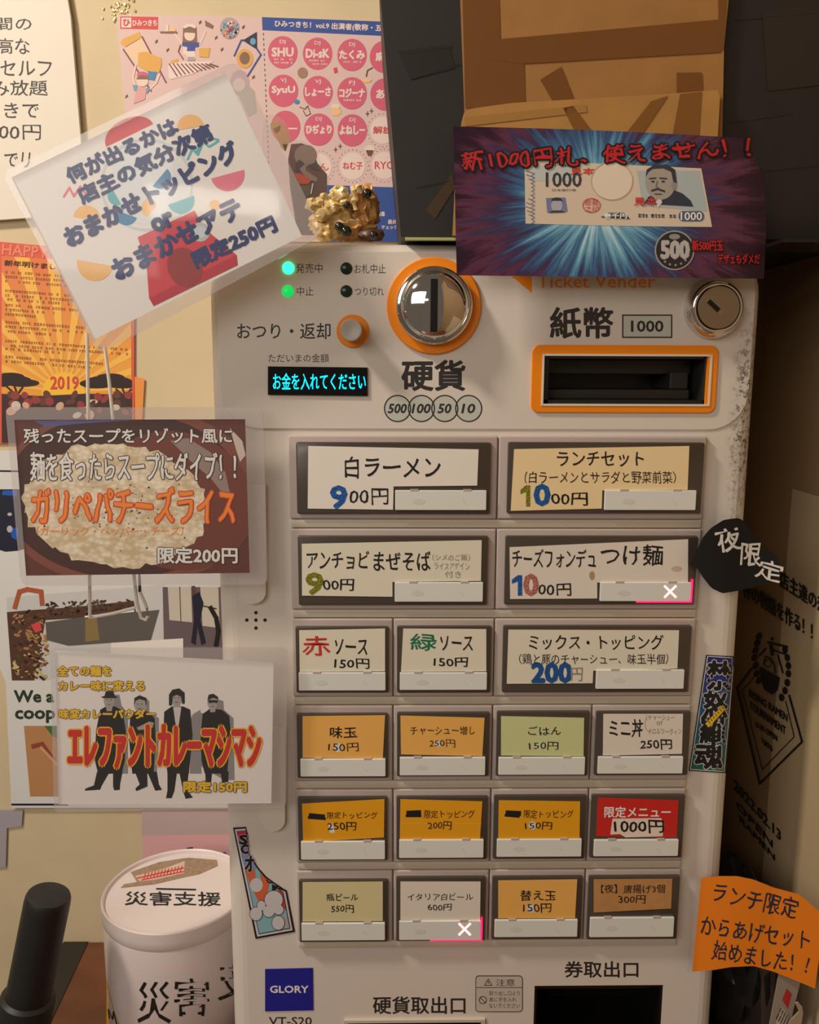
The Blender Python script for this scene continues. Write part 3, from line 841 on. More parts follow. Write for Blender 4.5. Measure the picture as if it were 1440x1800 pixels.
def rice(nt, b):
    b.inputs['Roughness'].default_value = .5
    uv = nt.nodes.new('ShaderNodeUVMap'); v = nt.nodes.new('ShaderNodeTexVoronoi'); v.inputs['Scale'].default_value = 38
    n = nt.nodes.new('ShaderNodeTexNoise'); n.inputs['Scale'].default_value = 9; n.inputs['Detail'].default_value = 6
    nt.links.new(uv.outputs[0], v.inputs['Vector']); nt.links.new(uv.outputs[0], n.inputs['Vector'])
    ad = nt.nodes.new('ShaderNodeMath'); ad.operation = 'MULTIPLY_ADD'; nt.links.new(v.outputs['Distance'], ad.inputs[0]); ad.inputs[1].default_value = -.55; nt.links.new(n.outputs['Fac'], ad.inputs[2])
    r = nt.nodes.new('ShaderNodeValToRGB'); nt.links.new(ad.outputs[0], r.inputs[0])
    r.color_ramp.elements[0].position = .05; r.color_ramp.elements[0].color = lin((214, 192, 154)); r.color_ramp.elements[1].position = .5; r.color_ramp.elements[1].color = lin((252, 242, 220))
    nt.links.new(r.outputs[0], b.inputs['Base Color'])


RICE = ramp_material('rice_print', rice)
def shape(pts, m, L):
    p = clipq(pts, Q)
    if len(p) > 2: g.poly(p, m, L)
shape(ellp(225, 872, 232, 160), mat('print_bowl_rim', (136, 78, 66), .45), 1)
shape(ellp(218, 870, 212, 146), mat('print_bowl_dark', (74, 42, 40), .45), 2)
shape(ellp(310, 880, 140, 120, 20), mat('print_bowl_mid', (122, 64, 54), .45), 3)
shape([(300, 775), (330, 770), (370, 795), (396, 830), (404, 865), (392, 868), (370, 840), (335, 810)], mat('print_glare', (160, 138, 134), .45), 4)
shape([(404, 752), (426, 775), (432, 800), (422, 812), (415, 790)], mat('print_rim_glare', (214, 200, 190), .45), 4)
shape([(60, 740), (240, 738), (150, 744), (80, 750)], mat('print_blue_glare', (96, 100, 160), .45), 2)
rp = [(x + random.uniform(-5, 5), y + random.uniform(-5, 5)) for x, y in ellp(203, 888, 163, 109, 6, n=80)]
shape(rp, RICE, 5)
PEP = mat('print_pepper', (70, 46, 34), .6); HERB = mat('print_toast', (160, 110, 70), .6)
for _ in range(95):
    x, y = random.gauss(230, 62), random.gauss(900, 40)
    if abs(x - 203) < 150 and abs(y - 888) < 95: g.ell(x, y, random.uniform(.8, 2.4), random.uniform(.8, 2), PEP if random.random() < .6 else HERB, 6, n=7)
OUT = mat('print_outline_dark', (52, 36, 32), .6); ORT = mat('print_orange_text', (252, 150, 58), .5); ORO = mat('print_red_outline', (226, 66, 26), .5)
g.text('残ったスープをリゾット風に', 42, 753, 408, 779, WHITEINK, 8, .5, (OUT, 1.2), .5)
g.text('麺を食ったらスープにダイブ！！', 54, 795, 415, 845, WHITEINK, 10, .7, (OUT, 1.5), .5)
g.text('ガリペパチーズライス', 57, 857, 413, 919, ORT, 12, .9, (ORO, 1.9), .5)
g.text('（ガーリック・ペッパー・チーズ）', 64, 925, 322, 942, ORT, 8, .1)
g.text('限定200円', 278, 962, 417, 990, WHITEINK, 8, .9, (OUT, 1.4), .3)
g.build('printed_sheet', rb_)
pouch(rb_, [(9, 716), (462, 716), (471, 1028), (37, 1030)], 16, YB)
sealed_border(rb_, [(9, 716), (462, 716), (471, 1028), (37, 1030)], [(25, 738), (431, 737), (439, 1007), (46, 1012)], 16, YB)
tab(rb_, 421, 852, 467, 1062, .0005, .0032)

# ---- curry sign
rc_ = thing('laminated_sign', 'laminated sign of four men in black suits behind large red lettering', 'sign', at(295, 1285, YB))
Q = [(97, 1144), (481, 1165), (477, 1412), (103, 1414)]
g = Art(flat(YB), 0, .00003)
g.sheet(Q, mat('print_studio_white', (242, 236, 234), .5), .0004)
BLK = mat('print_suit_black', (34, 32, 34), .5); SHD = mat('print_grey_cast', (150, 146, 150), .5); SKIN = mat('print_skin_grey', (176, 168, 166), .5); HAIR = mat('print_hair', (40, 36, 36), .5); SHIRT = mat('print_shirt', (216, 212, 214), .5)


def zz(l): return [(x / 2.6667, 1000 + y / 2.6667) for x, y in l]
def man(body, legs, head, hair, shade, extra=()):
    shape(zz(shade), SHD, 1)
    for l in legs: shape(zz(l), BLK, 2)
    shape(zz(body), BLK, 3)
    cx, cy, rx, ry = head; g.ell(cx / 2.6667, 1000 + cy / 2.6667, rx / 2.6667, ry / 2.6667, SKIN, 4)
    for sx in (-.38, .38): g.ell((cx + sx * rx) / 2.6667, 1000 + (cy - .05 * ry) / 2.6667, 1.5, .8, HAIR, 5, n=8)
    g.line([((cx + .02 * rx) / 2.6667, 1000 + cy / 2.6667), ((cx + .1 * rx) / 2.6667, 1000 + (cy + .3 * ry) / 2.6667)], .7, SHD, 5); g.line([((cx - .25 * rx) / 2.6667, 1000 + (cy + .55 * ry) / 2.6667), ((cx + .25 * rx) / 2.6667, 1000 + (cy + .55 * ry) / 2.6667)], .9, HAIR, 5)
    g.poly([((cx - .6 * rx) / 2.6667, 1000 + (cy + .75 * ry) / 2.6667), ((cx + .6 * rx) / 2.6667, 1000 + (cy + .75 * ry) / 2.6667), ((cx + .45 * rx) / 2.6667, 1000 + (cy + 1.3 * ry) / 2.6667), ((cx - .45 * rx) / 2.6667, 1000 + (cy + 1.3 * ry) / 2.6667)], SKIN, 4)
    for l in hair: shape(zz(l), HAIR, 6)
    for l, m in extra: shape(zz(l), m, 6)


man([(470, 660), (505, 640), (540, 645), (575, 665), (590, 760), (585, 900), (570, 960), (460, 960), (445, 900), (450, 760)],
    [[(455, 950), (515, 950), (475, 1020), (470, 1035), (398, 1040), (400, 1030), (440, 1015)], [(530, 950), (575, 950), (563, 1010), (562, 1036), (535, 1038), (530, 1020)]],
    (512, 615, 26, 40), [[(473, 600), (490, 595), (496, 573), (530, 572), (538, 595), (552, 600), (540, 606), (485, 606)]], [(530, 590), (560, 590), (570, 640), (600, 680), (600, 960), (500, 960)])
man([(610, 690), (640, 665), (690, 668), (725, 700), (730, 800), (720, 960), (620, 960), (605, 800)],
    [[(632, 950), (690, 950), (692, 1020), (640, 1042), (634, 1030), (655, 1010)], [(690, 950), (735, 950), (745, 1010), (760, 1036), (728, 1040), (715, 1010)]],
    (655, 635, 27, 36), [[(628, 640), (630, 605), (655, 592), (685, 605), (688, 640), (680, 618), (655, 610), (636, 618)]], [(680, 600), (700, 620), (700, 670), (745, 700), (745, 800), (735, 960), (700, 960)],
    [([(640, 745), (700, 715), (722, 722), (715, 745), (680, 752), (650, 756)], SKIN)])
man([(770, 670), (805, 645), (860, 645), (892, 660), (903, 780), (885, 960), (785, 960), (765, 780)],
    [[(785, 950), (830, 950), (818, 1040), (805, 1075), (778, 1075), (785, 1040)], [(840, 950), (885, 950), (875, 1035), (905, 1072), (870, 1078), (858, 1040)]],
    (828, 605, 28, 36), [[(792, 640), (792, 590), (808, 566), (840, 560), (865, 580), (866, 630), (855, 634), (848, 598), (828, 590), (810, 598), (806, 640)]], [(895, 700), (905, 680), (940, 660), (945, 960), (890, 960)],
    [([(812, 648), (850, 648), (840, 720), (832, 760), (822, 720)], SHIRT)])
man([(950, 680), (985, 655), (1040, 660), (1075, 690), (1085, 800), (1070, 900), (1065, 960), (960, 960), (945, 900), (940, 780)],
    [[(962, 950), (995, 950), (990, 1000), (964, 1000)], [(1035, 950), (1072, 950), (1070, 1000), (1040, 1000)]],
    (997, 625, 25, 36), [[(972, 615), (978, 590), (1000, 585), (1022, 600), (1022, 612), (1000, 604)], [(975, 614), (1022, 616), (1018, 630), (1002, 626), (980, 630)]], [(1020, 610), (1048, 620), (1050, 660), (1095, 700), (1100, 990), (1050, 990), (900, 900), (905, 700), (930, 670), (960, 680)])
YEL = mat('print_yellow', (244, 200, 54), .5); OL = mat('print_brown_outline', (104, 84, 30), .5); BRED = mat('print_bold_red', (214, 48, 48), .5); YO = mat('print_yellow_outline', (250, 190, 40), .5)
g.text('全ての麺を', 101, 1171, 195, 1188, YEL, 8, .8, (OL, 1.0)); g.text('カレー味に変える', 103, 1197, 254, 1214, YEL, 8, .8, (OL, 1.0))
g.text('味変カレーパウダー', 104, 1247, 273, 1263, YEL, 8, .8, (OL, 1.0))
g.text('エレファントカレーマシマシ', 121, 1275, 457, 1350, BRED, 10, 2.8, (YO, 2.4))
g.text('限定150円', 323, 1374, 433, 1392, YEL, 12, .9, (OL, 1.2))
g.build('printed_sheet', rc_)
pouch(rc_, [(88, 1139), (505, 1139), (503, 1420), (95, 1428)], 12, YB)
sealed_border(rc_, [(88, 1139), (505, 1139), (503, 1420), (95, 1428)], [(97, 1144), (481, 1165), (477, 1412), (103, 1414)], 12, YB)
tab(rc_, 459, 1280, 501, 1462, .0005, .0032)

# ---- banknote poster
YN = -.024
def nc(X, Z):
    return YN + .0009 * math.sin((X - .12) * 26) + (0.006 * max(0.0, (X - .300) / .035) ** 2 if X > .300 else 0)
SN = curved(nc)


def burst(nt, b):
    b.inputs['Roughness'].default_value = .3
    N = nt.nodes.new
    uv = N('ShaderNodeUVMap'); sp = N('ShaderNodeSeparateXYZ'); nt.links.new(uv.outputs[0], sp.inputs[0])
    def M(op, a, c, c2=None):
        n = N('ShaderNodeMath'); n.operation = op
        for i, v in enumerate((a, c) if c2 is None else (a, c, c2)):
            if isinstance(v, (int, float)): n.inputs[i].default_value = v
            else: nt.links.new(v, n.inputs[i])
        return n.outputs[0]
    dx = M('SUBTRACT', sp.outputs[0], .46); dy = M('MULTIPLY', M('SUBTRACT', sp.outputs[1], .5), .55)
    r = M('SQRT', M('ADD', M('MULTIPLY', dx, dx), M('MULTIPLY', dy, dy)), 0)
    ux = M('DIVIDE', dx, M('ADD', r, .001)); uy = M('DIVIDE', dy, M('ADD', r, .001))
    cb_ = N('ShaderNodeCombineXYZ'); nt.links.new(M('MULTIPLY', ux, 5.0), cb_.inputs[0]); nt.links.new(M('MULTIPLY', uy, 5.0), cb_.inputs[1]); nt.links.new(M('MULTIPLY', r, 1.5), cb_.inputs[2])
    no = N('ShaderNodeTexNoise'); no.inputs['Scale'].default_value = 1.6; no.inputs['Detail'].default_value = 7; no.inputs['Roughness'].default_value = .7; nt.links.new(cb_.outputs[0], no.inputs['Vector'])
    k = M('ADD', M('MULTIPLY', r, 1.55), M('MULTIPLY', M('SUBTRACT', no.outputs['Fac'], .5), 1.15))
    rp = N('ShaderNodeValToRGB'); nt.links.new(k, rp.inputs[0]); e_ = rp.color_ramp.elements
    e_[0].position = .02; e_[0].color = lin((196, 226, 236)); e_[1].position = .95; e_[1].color = lin((40, 16, 40))
    for p, c in ((.16, (118, 178, 204)), (.34, (62, 104, 148)), (.5, (62, 48, 84)), (.62, (98, 52, 78)), (.76, (52, 24, 46))):
        q = e_.new(p); q.color = lin(c)
    nt.links.new(rp.outputs[0], b.inputs['Base Color'])


BURST = ramp_material('radial_burst_print', burst)
g = Art(SN, 0, .00008, (797, 222, 1347, 490))
TOP = [(797, 222), (980, 231), (1150, 238), (1285, 241), (1312, 243)]; BOT = [(803, 484), (980, 486), (1150, 488), (1300, 490), (1343, 490)]
# the right edge bends back, so rows shift along it
def note_patch(m, L):
    rows = 12; ids = []; lf = g.base + L * g.step
    edge = [(1314, 243), (1324, 264), (1333, 290), (1340, 318), (1345, 345), (1347, 372), (1347, 400), (1346, 430), (1345, 460), (1343, 490)]
    for j in range(rows + 1):
        q = j / rows; row = []
        e0 = (797 + 6 * q, 222 + 262 * q); k = q * (len(edge) - 1); i0_ = min(int(k), len(edge) - 2); f = k - i0_
        e1 = (edge[i0_][0] * (1 - f) + edge[i0_ + 1][0] * f, edge[i0_][1] * (1 - f) + edge[i0_ + 1][1] * f)
        for i in range(41): t = i / 40; row.append(g.P(e0[0] + (e1[0] - e0[0]) * t, e0[1] + (e1[1] - e0[1]) * t - 3 * math.sin(math.pi * t) * (1 - q), lf))
        ids.append(row)
    for j in range(rows):
        for i in range(40): g.f.append((ids[j][i], ids[j + 1][i], ids[j + 1][i + 1], ids[j][i + 1])); g.m.append(g.mi(m))
note_patch(BURST, 0); note_patch(mat('poster_back_white', (214, 206, 200), .6), -6)
g.patch([(922, 276), (1040, 287), (1150, 292), (1233, 296)], [(924, 393), (1040, 396), (1150, 398), (1252, 399)], mat('banknote_paper', (218, 202, 182), .5), 2, 20, 4)
NB = mat('banknote_blue', (84, 110, 140), .5); NBP = mat('banknote_pale_blue', (176, 188, 190), .5); NK = mat('banknote_ink', (56, 58, 66), .5); NR = mat('banknote_red', (206, 66, 56), .5); NP = mat('banknote_violet', (122, 128, 168), .5)
g.patch([(1120, 300), (1230, 300)], [(1130, 362), (1244, 372)], NBP, 3, 8, 3); g.patch([(930, 290), (1010, 292)], [(934, 318), (1008, 318)], mat('banknote_cool', (196, 200, 196), .5), 3, 8, 3)
g.ell(1076, 318, 36, 33, mat('banknote_watermark', (230, 216, 196), .5), 4); g.ring(1076, 318, 37, 1.6, mat('banknote_tan', (196, 172, 146), .5), 5, 40, 34)
g.text('1000', 960, 303, 1022, 328, NK, 5, .5); g.text('日本銀行券', 971, 332, 1013, 336, NK, 5); g.text('見本', 1003, 295, 1045, 307, NR, 5, .4)
g.scribble(960, 290, 1024, 292, NK, 5, 4)
# portrait of a moustached man in a dark suit
g.poly([(1132, 358), (1140, 346), (1158, 338), (1185, 334), (1200, 340), (1214, 352), (1219, 363)], mat('banknote_suit', (50, 58, 74), .5), 5)
g.poly([(1148, 340), (1160, 336), (1164, 356), (1157, 366)], mat('banknote_collar', (214, 212, 206), .5), 6)
g.ell(1161, 322, 26, 29, mat('banknote_face', (168, 160, 150), .5), 6, rot=-8); g.ell(1185, 326, 5, 8, mat('banknote_face2', (150, 142, 134), .5), 6)
g.poly([(1135, 312), (1137, 298), (1150, 290), (1172, 289), (1187, 298), (1190, 322), (1184, 320), (1180, 302), (1166, 296), (1148, 297), (1140, 302)], NK, 7)
g.line([(1142, 314), (1153, 313)], 2.4, NK, 8); g.line([(1160, 313), (1172, 314)], 2.4, NK, 8); g.ell(1148, 319, 3, 1.8, NK, 8, n=10); g.ell(1166, 319, 3.2, 1.8, NK, 8, n=10)
g.line([(1156, 318), (1153, 328), (1158, 330)], 1.4, mat('banknote_shade', (120, 112, 108), .5), 8); g.line([(1146, 335), (1156, 332), (1168, 336)], 3.2, NK, 8); g.line([(1151, 341), (1163, 341)], 1.5, NK, 8)
g.poly([(960, 348), (994, 347), (998, 372), (962, 374)], NP, 4); g.ell(979, 361, 10, 12, mat('banknote_violet_pale', (176, 176, 190), .5), 5); g.ell(979, 353, 10, 6, NK, 6, a0=180, a1=360, n=12); g.poly([(964, 374), (972, 370), (986, 370), (995, 373)], NK, 6)
g.text('見本', 1115, 347, 1155, 361, NR, 9, .5); g.ring(1040, 361, 16, 1.5, NR, 5, 24, 13)
g.text('総裁', 1028, 350, 1052, 361, NR, 5); g.text('之印', 1028, 362, 1052, 372, NR, 5)
g.poly([(1056, 382), (1070, 374), (1098, 374), (1108, 385)], NK, 5); g.text('壱千円', 1062, 375, 1102, 384, WHITEINK, 6, .4)
g.scribble(1122, 379, 1190, 380, NK, 5, 6); g.poly(rpx(1193, 371, 1238, 389, 8), NB, 5); g.text('1000', 1197, 373, 1234, 387, WHITEINK, 6, .4, (NK, .8))
for yy in range(300, 392, 7): g.line([(930 + 6 * math.sin(yy), yy), (940, yy + 5), (934, yy + 9)], 1.0, NB, 5)
BR = mat('blood_red_text', (196, 30, 38), .5); BL = mat('text_black_edge', (18, 6, 14), .5)
g.tline('新1000円札、使えません！！', (812, 283), (1318, 258), 33, BR, 10, .5, (BL, 3.2), 1.8)
g.ell(1186, 440, 35, 35, mat('coin_edge', (168, 160, 156), .4), 4); g.ell(1186, 440, 32.5, 32.5, mat('coin_dark', (44, 42, 44), .4), 5)
g.text('500', 1163, 424, 1211, 454, mat('coin_digits', (190, 186, 184), .4), 6, 2.2)
for a in range(200, 345, 22): g.ell(1186 + 26 * math.cos(math.radians(a - 180)), 440 + 26 * math.sin(math.radians(a - 180)), 2.2, 2.2, mat('coin_dots', (150, 146, 144), .4), 6, n=8)
g.ell(1186, 416, 10, 5, mat('coin_dots', (150, 146, 144), .4), 6, n=10)
g.text('新500円玉', 1217, 422, 1271, 441, BR, 10, .5, (BL, 1.4)); g.text('デザェもダメだ', 1262, 446, 1336, 464, BR, 10, .5, (BL, 1.2))
npo = g.build('banknote_poster'); tag(npo, 'purple and blue burst poster with a printed banknote, stuck to the top of the machine', 'poster')

# ---- orange note curling off the lower right edge
def oc(X, Z):
    d = X - .318
    return -.0045 - (.3 * d if d > 0 else 0) - .004 * math.sin(max(0, min(1, (X - .30) / .07)) * math.pi)
g = Art(curved(oc), .0004, .00008)
TOP = [(1233, 1543), (1262, 1540), (1296, 1540), (1325, 1546), (1360, 1560), (1405, 1572), (1436, 1598)]; BOT = [(1217, 1708), (1255, 1705), (1285, 1700), (1325, 1698), (1360, 1708), (1400, 1724), (1433, 1738)]
OP = mat('orange_paper', (232, 128, 14), .6)
g.patch(TOP, BOT, OP, 0, 36, 10); g.patch(TOP, BOT, OP, -4, 36, 10)
g.poly([(1436, 1598), (1445, 1606), (1442, 1670), (1433, 1738)], OP, 0)
NI = mat('dark_blue_marker', (30, 34, 58), .6)
g.tline('ランチ限定', (1254, 1567), (1403, 1598), 36, NI, 3, .2, None, .8); g.tline('からあげセット', (1233, 1626), (1423, 1653), 34, NI, 3, .2, None, .8); g.tline('始めました！！', (1254, 1669), (1421, 1697), 34, NI, 3, .2, None, .8)
on = g.build('orange_note', None, None, True); tag(on, 'orange paper note with dark blue handwriting curling off the machine edge', 'note')
tp_ = Mesh().prism([(1226, 1540), (1236, 1540), (1220, 1712), (1207, 1709)], -.0042, .0005, FILM).build('clear_tape'); tag(tp_, 'narrow strip of clear tape along the orange note', 'tape')

# ---- black tag
def kc_(X, Z):
    d = X - .322
    return -.007 - .003 * math.cos((X - .30) * 60) + (.10 * d if d > 0 else 0)
SK = curved(kc_)
g = Art(SK, .0008, .00008)
out = [(1214, 991), (1236, 944), (1250, 928), (1264, 919), (1273, 913.5), (1300, 910), (1314, 922), (1329, 950), (1342, 962), (1356, 969), (1368, 983), (1371, 1000), (1367, 1022), (1335, 1029), (1317, 1034), (1295, 1039), (1270, 1043), (1251, 1034), (1236, 1015), (1227, 1000)]
BP = mat('black_paper', (13, 12, 12), .8)
TOP = out[:12]; BOT = [out[0]] + out[:11:-1] + [out[11]]
g.patch(TOP, BOT, BP, 0, 30, 10); g.patch(TOP, BOT, BP, -12, 30, 10)
g.tline('夜', (1260, 953), (1301, 944), 42, WHITEINK, 2, .7, None, .8); g.tline('限', (1304, 974), (1338, 976), 40, WHITEINK, 2, .6, None, .8); g.tline('定', (1332, 998), (1376, 1010), 34, WHITEINK, 2, .5, None, .8)
kt = g.build('black_tag'); tag(kt, 'black leaf-shaped paper tag with white handwriting on the right edge of the machine', 'tag')

# ---- stickers
def edge_y(X, Z):
    d = X - (HX1 - .014)
    return (HY + .014 - math.sqrt(max(.014 ** 2 - min(d, .0139) ** 2, 0)) if d > 0 else HY) - .0005


def bluegreen(nt, b):
    b.inputs['Roughness'].default_value = .4
    uv = nt.nodes.new('ShaderNodeUVMap'); sp = nt.nodes.new('ShaderNodeSeparateXYZ'); nt.links.new(uv.outputs[0], sp.inputs[0])
    r = nt.nodes.new('ShaderNodeValToRGB'); nt.links.new(sp.outputs[1], r.inputs[0]); e_ = r.color_ramp.elements
    e_[0].position = .05; e_[0].color = lin((10, 104, 84)); e_[1].position = .85; e_[1].color = lin((36, 38, 132)); q = e_.new(.4); q.color = lin((24, 98, 142))
    nt.links.new(r.outputs[0], b.inputs['Base Color'])


SE = curved(edge_y)
g = Art(SE, 0, .00006, (1210, 1150, 1290, 1358))
def sq(ins):
    a = [(1241.5 + ins, 1151 + ins), (1293 - ins, 1154 + ins), (1276 - ins, 1359 - ins), (1211 + ins * 1.1, 1355 - ins)]
    return [a[0], a[1]], [a[3], a[2]]
for ins, m, L in ((0, INK, 0), (2.0, WHITEINK, 1), (3.2, ramp_material('blue_green_print', bluegreen), 2)):
    t_, b_ = sq(ins); g.patch(t_, b_, m, L, 14, 4)
SW = mat('sticker_white', (206, 204, 210), .5)
for t_, c_, hgt, wd in (('禁', (1265, 1187), 50, 41), ('怒', (1258, 1238), 46, 40), ('羅', (1253, 1283), 46, 42), ('魂', (1246, 1328), 44, 46)):
    g.tline(t_, (c_[0] - wd / 2, c_[1]), (c_[0] + wd / 2, c_[1] + 1), hgt, INK, 3, 1.9, (SW, 1.7))
for i in range(8):
    q0, q1 = i / 8, (i + 1) / 8; g.poly([(1240 + 31 * q0, 1272 - 33 * q0), (1240 + 31 * q1, 1272 - 33 * q1), (1246 + 30 * q1, 1279 - 33 * q1), (1246 + 30 * q0, 1279 - 33 * q0)], mat('sticker_yellow', (232, 190, 40), .5), 10)
for i in range(7): x, y = 1246 + i * 4, 1270 - i * 4.2; g.line([(x, y - 2), (x + 2, y + 1)], 1.6, OL, 12)
st = g.build('vertical_sticker', None, None, False); tag(st, 'blue to green vertical sticker with black white-edged lettering', 'sticker')

g = Art(FS, .0006, .00006)
K = lambda l: [(380 + x / 6.922, 1420 + y / 6.922) for x, y in l]
oq = K([(205, 245), (360, 235), (385, 330), (400, 560), (520, 740), (610, 840), (690, 900), (860, 1015), (958, 1510), (480, 1595)])
g.sheet(oq, INK, .0005)
g.poly(K([(225, 262), (355, 252), (375, 340), (395, 560), (512, 748), (600, 850), (690, 918), (842, 1022), (930, 1490), (500, 1568)]), SW, 1)
g.poly(K([(250, 285), (365, 275), (375, 340), (395, 560), (512, 748), (600, 850), (690, 925), (820, 1030), (905, 1470), (520, 1540)]), mat('sticker_black_line', (30, 28, 34), .5), 2)
iq = K([(255, 290), (362, 280), (372, 340), (393, 562), (508, 750), (596, 855), (690, 930), (812, 1036), (893, 1462), (526, 1528)])
g.poly(iq, mat('sticker_pale_blue', (136, 184, 196), .5), 3)
sr, so, sb = mat('sticker_red', (206, 62, 62), .5), mat('sticker_orange', (214, 104, 62), .5), mat('sticker_blue', (122, 144, 196), .5)
g.poly(K([(255, 290), (362, 280), (380, 400), (275, 410)]), mat('sticker_crimson', (206, 40, 84), .5), 4); g.poly(K([(290, 440), (385, 440), (395, 560), (310, 580)]), mat('sticker_lilac', (150, 130, 170), .5), 4)
g.poly(K([(310, 590), (400, 570), (500, 740), (350, 740)]), sb, 4); g.poly(K([(350, 745), (470, 745), (480, 880), (400, 900)]), so, 5); g.poly(K([(530, 790), (650, 900), (620, 1050), (500, 1080), (560, 950)]), so, 5); g.poly(K([(400, 905), (600, 905), (600, 1130), (510, 1130), (470, 1050)]), so, 4)
g.poly(K([(740, 980), (812, 1036), (850, 1250), (800, 1180)]), sr, 5); g.poly(K([(760, 1300), (865, 1320), (893, 1462), (800, 1470)]), mat('sticker_grey', (176, 166, 164), .5), 4)
for t_, x, y, w_, h_ in (('S', 285, 335, 95, 105), ('C', 305, 450, 85, 105), ('才', 355, 590, 100, 180)):
    x0, y0 = K([(x, y)])[0]; x1, y1 = K([(x + w_, y + h_)])[0]; g.text(t_, x0, y0, x1, y1, INK, 7, 1.3, (SW, .8))
g.line(K([(615, 880), (640, 910), (680, 910)]), 2.2, INK, 7); g.poly(K([(680, 930), (760, 960), (720, 1000), (680, 1010)]), INK, 7); g.line(K([(760, 980), (850, 1010)]), 2.6, INK, 7)
# plain white cloud shapes
for cx, cy, rx, ry in ((490, 940, 78, 85),): cx, cy = K([(cx, cy)])[0]; g.ell(cx, cy, rx / 6.9, ry / 6.9, SW, 7)
cl = [(700, 1120, 110, 110), (485, 1290, 75, 80), (755, 1400, 75, 85), (640, 1260, 70, 70), (550, 1190, 50, 60), (760, 1240, 60, 60)]
for cx, cy, rx, ry in cl: cx, cy = K([(cx, cy)])[0]; g.ell(cx, cy, rx / 6.9 + .9, ry / 6.9 + .9, INK, 8, n=24)
for cx, cy, rx, ry in cl: cx, cy = K([(cx, cy)])[0]; g.ell(cx, cy, rx / 6.9, ry / 6.9, SW, 9, n=24)
st = g.build('torn_sticker'); tag(st, 'torn colourful sticker with black border low on the left of the machine front', 'sticker')

# ================================================================== ON TOP OF THE MACHINE
TOPZ = HZ1
CARDB = mat('cardboard', (160, 114, 58), .75, vary=.08, scale=40); CARDE = mat('cardboard_edge', (150, 104, 54), .8); TAPE = mat('brown_packing_tape', (116, 74, 30), .35, coat=.2); BLACKB = mat('black_board', (30, 27, 25), .55, vary=.15, scale=30)
BTAPE = mat('black_tape_sheen', (38, 35, 33), .35)
bc = thing('black_carton', 'black carton standing on the machine top, reaching the right wall', 'box', (.22, .09, TOPZ))
zb0 = TOPZ + .0032
a = at(705, 418, .002); tl = at(664, -60, .002)
xr = XR - .0012
front = [(tl.x, .002, tl.z), (xr, .002, tl.z), (xr, .002, zb0), (a.x, .002, zb0)]
fr = [Vector(p) for p in front]; bk_ = [p + Vector((0, .19, 0)) for p in fr]
Mesh().add(fr + bk_, [(3, 2, 1, 0), (4, 5, 6, 7), (0, 1, 5, 4), (1, 2, 6, 5), (2, 3, 7, 6), (3, 0, 4, 7)], BLACKB).build('carton_body', bc)
g = Art(flat(.002), .0003, .0001)
def strip(parent, lab, Y, pts, m, L):
    q_ = Art(flat(Y), .0003, .0001); q_.poly(pts, m, L); q_.build('tape_strip', parent, label=lab)
def crease(l, w_=1.6):
    (x0, y0), (x1, y1) = l; return [(x0, y0 - w_ / 2), (x1, y1 - w_ / 2), (x1, y1 + w_ / 2), (x0, y0 + w_ / 2)]
for l in ([(715, 95), (795, 82)], [(728, 138), (810, 112)], [(1290, 35), (1440, 22)], [(1285, 215), (1390, 200)], [(1340, 300), (1440, 290)], [(730, 330), (790, 318)]): strip(bc, 'black tape edge', .002, crease(l), BTAPE, 2)
for l in ([(700, 90), (790, 78), (800, 120), (722, 140)], [(1340, 20), (1440, 10), (1440, 150), (1350, 160)]): strip(bc, 'black tape', .002, l, BTAPE, 1)
strip(bc, 'olive brown tape', .002, [(748, 370), (795, 305), (800, 330), (765, 385)], mat('olive_tape', (66, 50, 28), .4), 1)
c1 = thing('cardboard_sheet', 'tall brown cardboard sheet with dark tape patches against the black carton', 'cardboard', at(1045, 150, -.002))
Mesh().prism([(808, -60), (1284, -60), (1281, 0), (1273, 85), (1270, 240), (1268, 330), (822, 330), (817, 180)], -.0032, .0048, CARDB, CARDE).build('board', c1)
strip(c1, 'brown packing tape', -.0032, [(812, -55), (876, -55), (880, 70), (922, 112), (924, 190), (818, 190)], TAPE, 1); strip(c1, 'brown packing tape', -.0032, [(842, 72), (1268, 34), (1266, 82), (1266, 92), (920, 112), (862, 104)], TAPE, 2)
strip(c1, 'brown packing tape', -.0032, [(950, 140), (987, 117), (1012, 180), (975, 184)], TAPE, 2); strip(c1, 'brown packing tape', -.0032, [(1190, 128), (1234, 127), (1236, 165), (1190, 168)], TAPE, 2)
strip(c1, 'brown packing tape', -.0032, [(1262, -55), (1280, -55), (1272, 84), (1264, 92)], TAPE, 3)
c2 = thing('cardboard_sheet', 'shorter brown cardboard flap taped in front of the taller sheet', 'cardboard', at(1040, 300, -.008))
Mesh().prism([(812, 212), (816, 198), (828, 191), (900, 181), (1175, 165), (1262, 158), (1266, 170), (1262, 240), (1258, 414), (796, 414), (800, 330)], -.0095, .0045, mat('cardboard_yellow', (176, 130, 66), .75, vary=.08, scale=40), CARDE).build('board', c2)
T2 = mat('tape_on_flap', (130, 86, 36), .35, coat=.2)
strip(c2, 'brown packing tape', -.0095, [(990, 190), (1008, 186), (1056, 250), (1020, 250)], T2, 1); strip(c2, 'brown packing tape', -.0095, [(1145, 178), (1175, 168), (1120, 250), (1088, 250)], T2, 1); strip(c2, 'brown packing tape', -.0095, [(1196, 165), (1234, 161), (1228, 250), (1180, 250)], T2, 1)
strip(c2, 'glossy clear tape', -.0095, [(816, 206), (1030, 184), (1032, 197), (818, 222)], mat('clear_tape_sheen', (170, 126, 68), .15, coat=.8), 1)
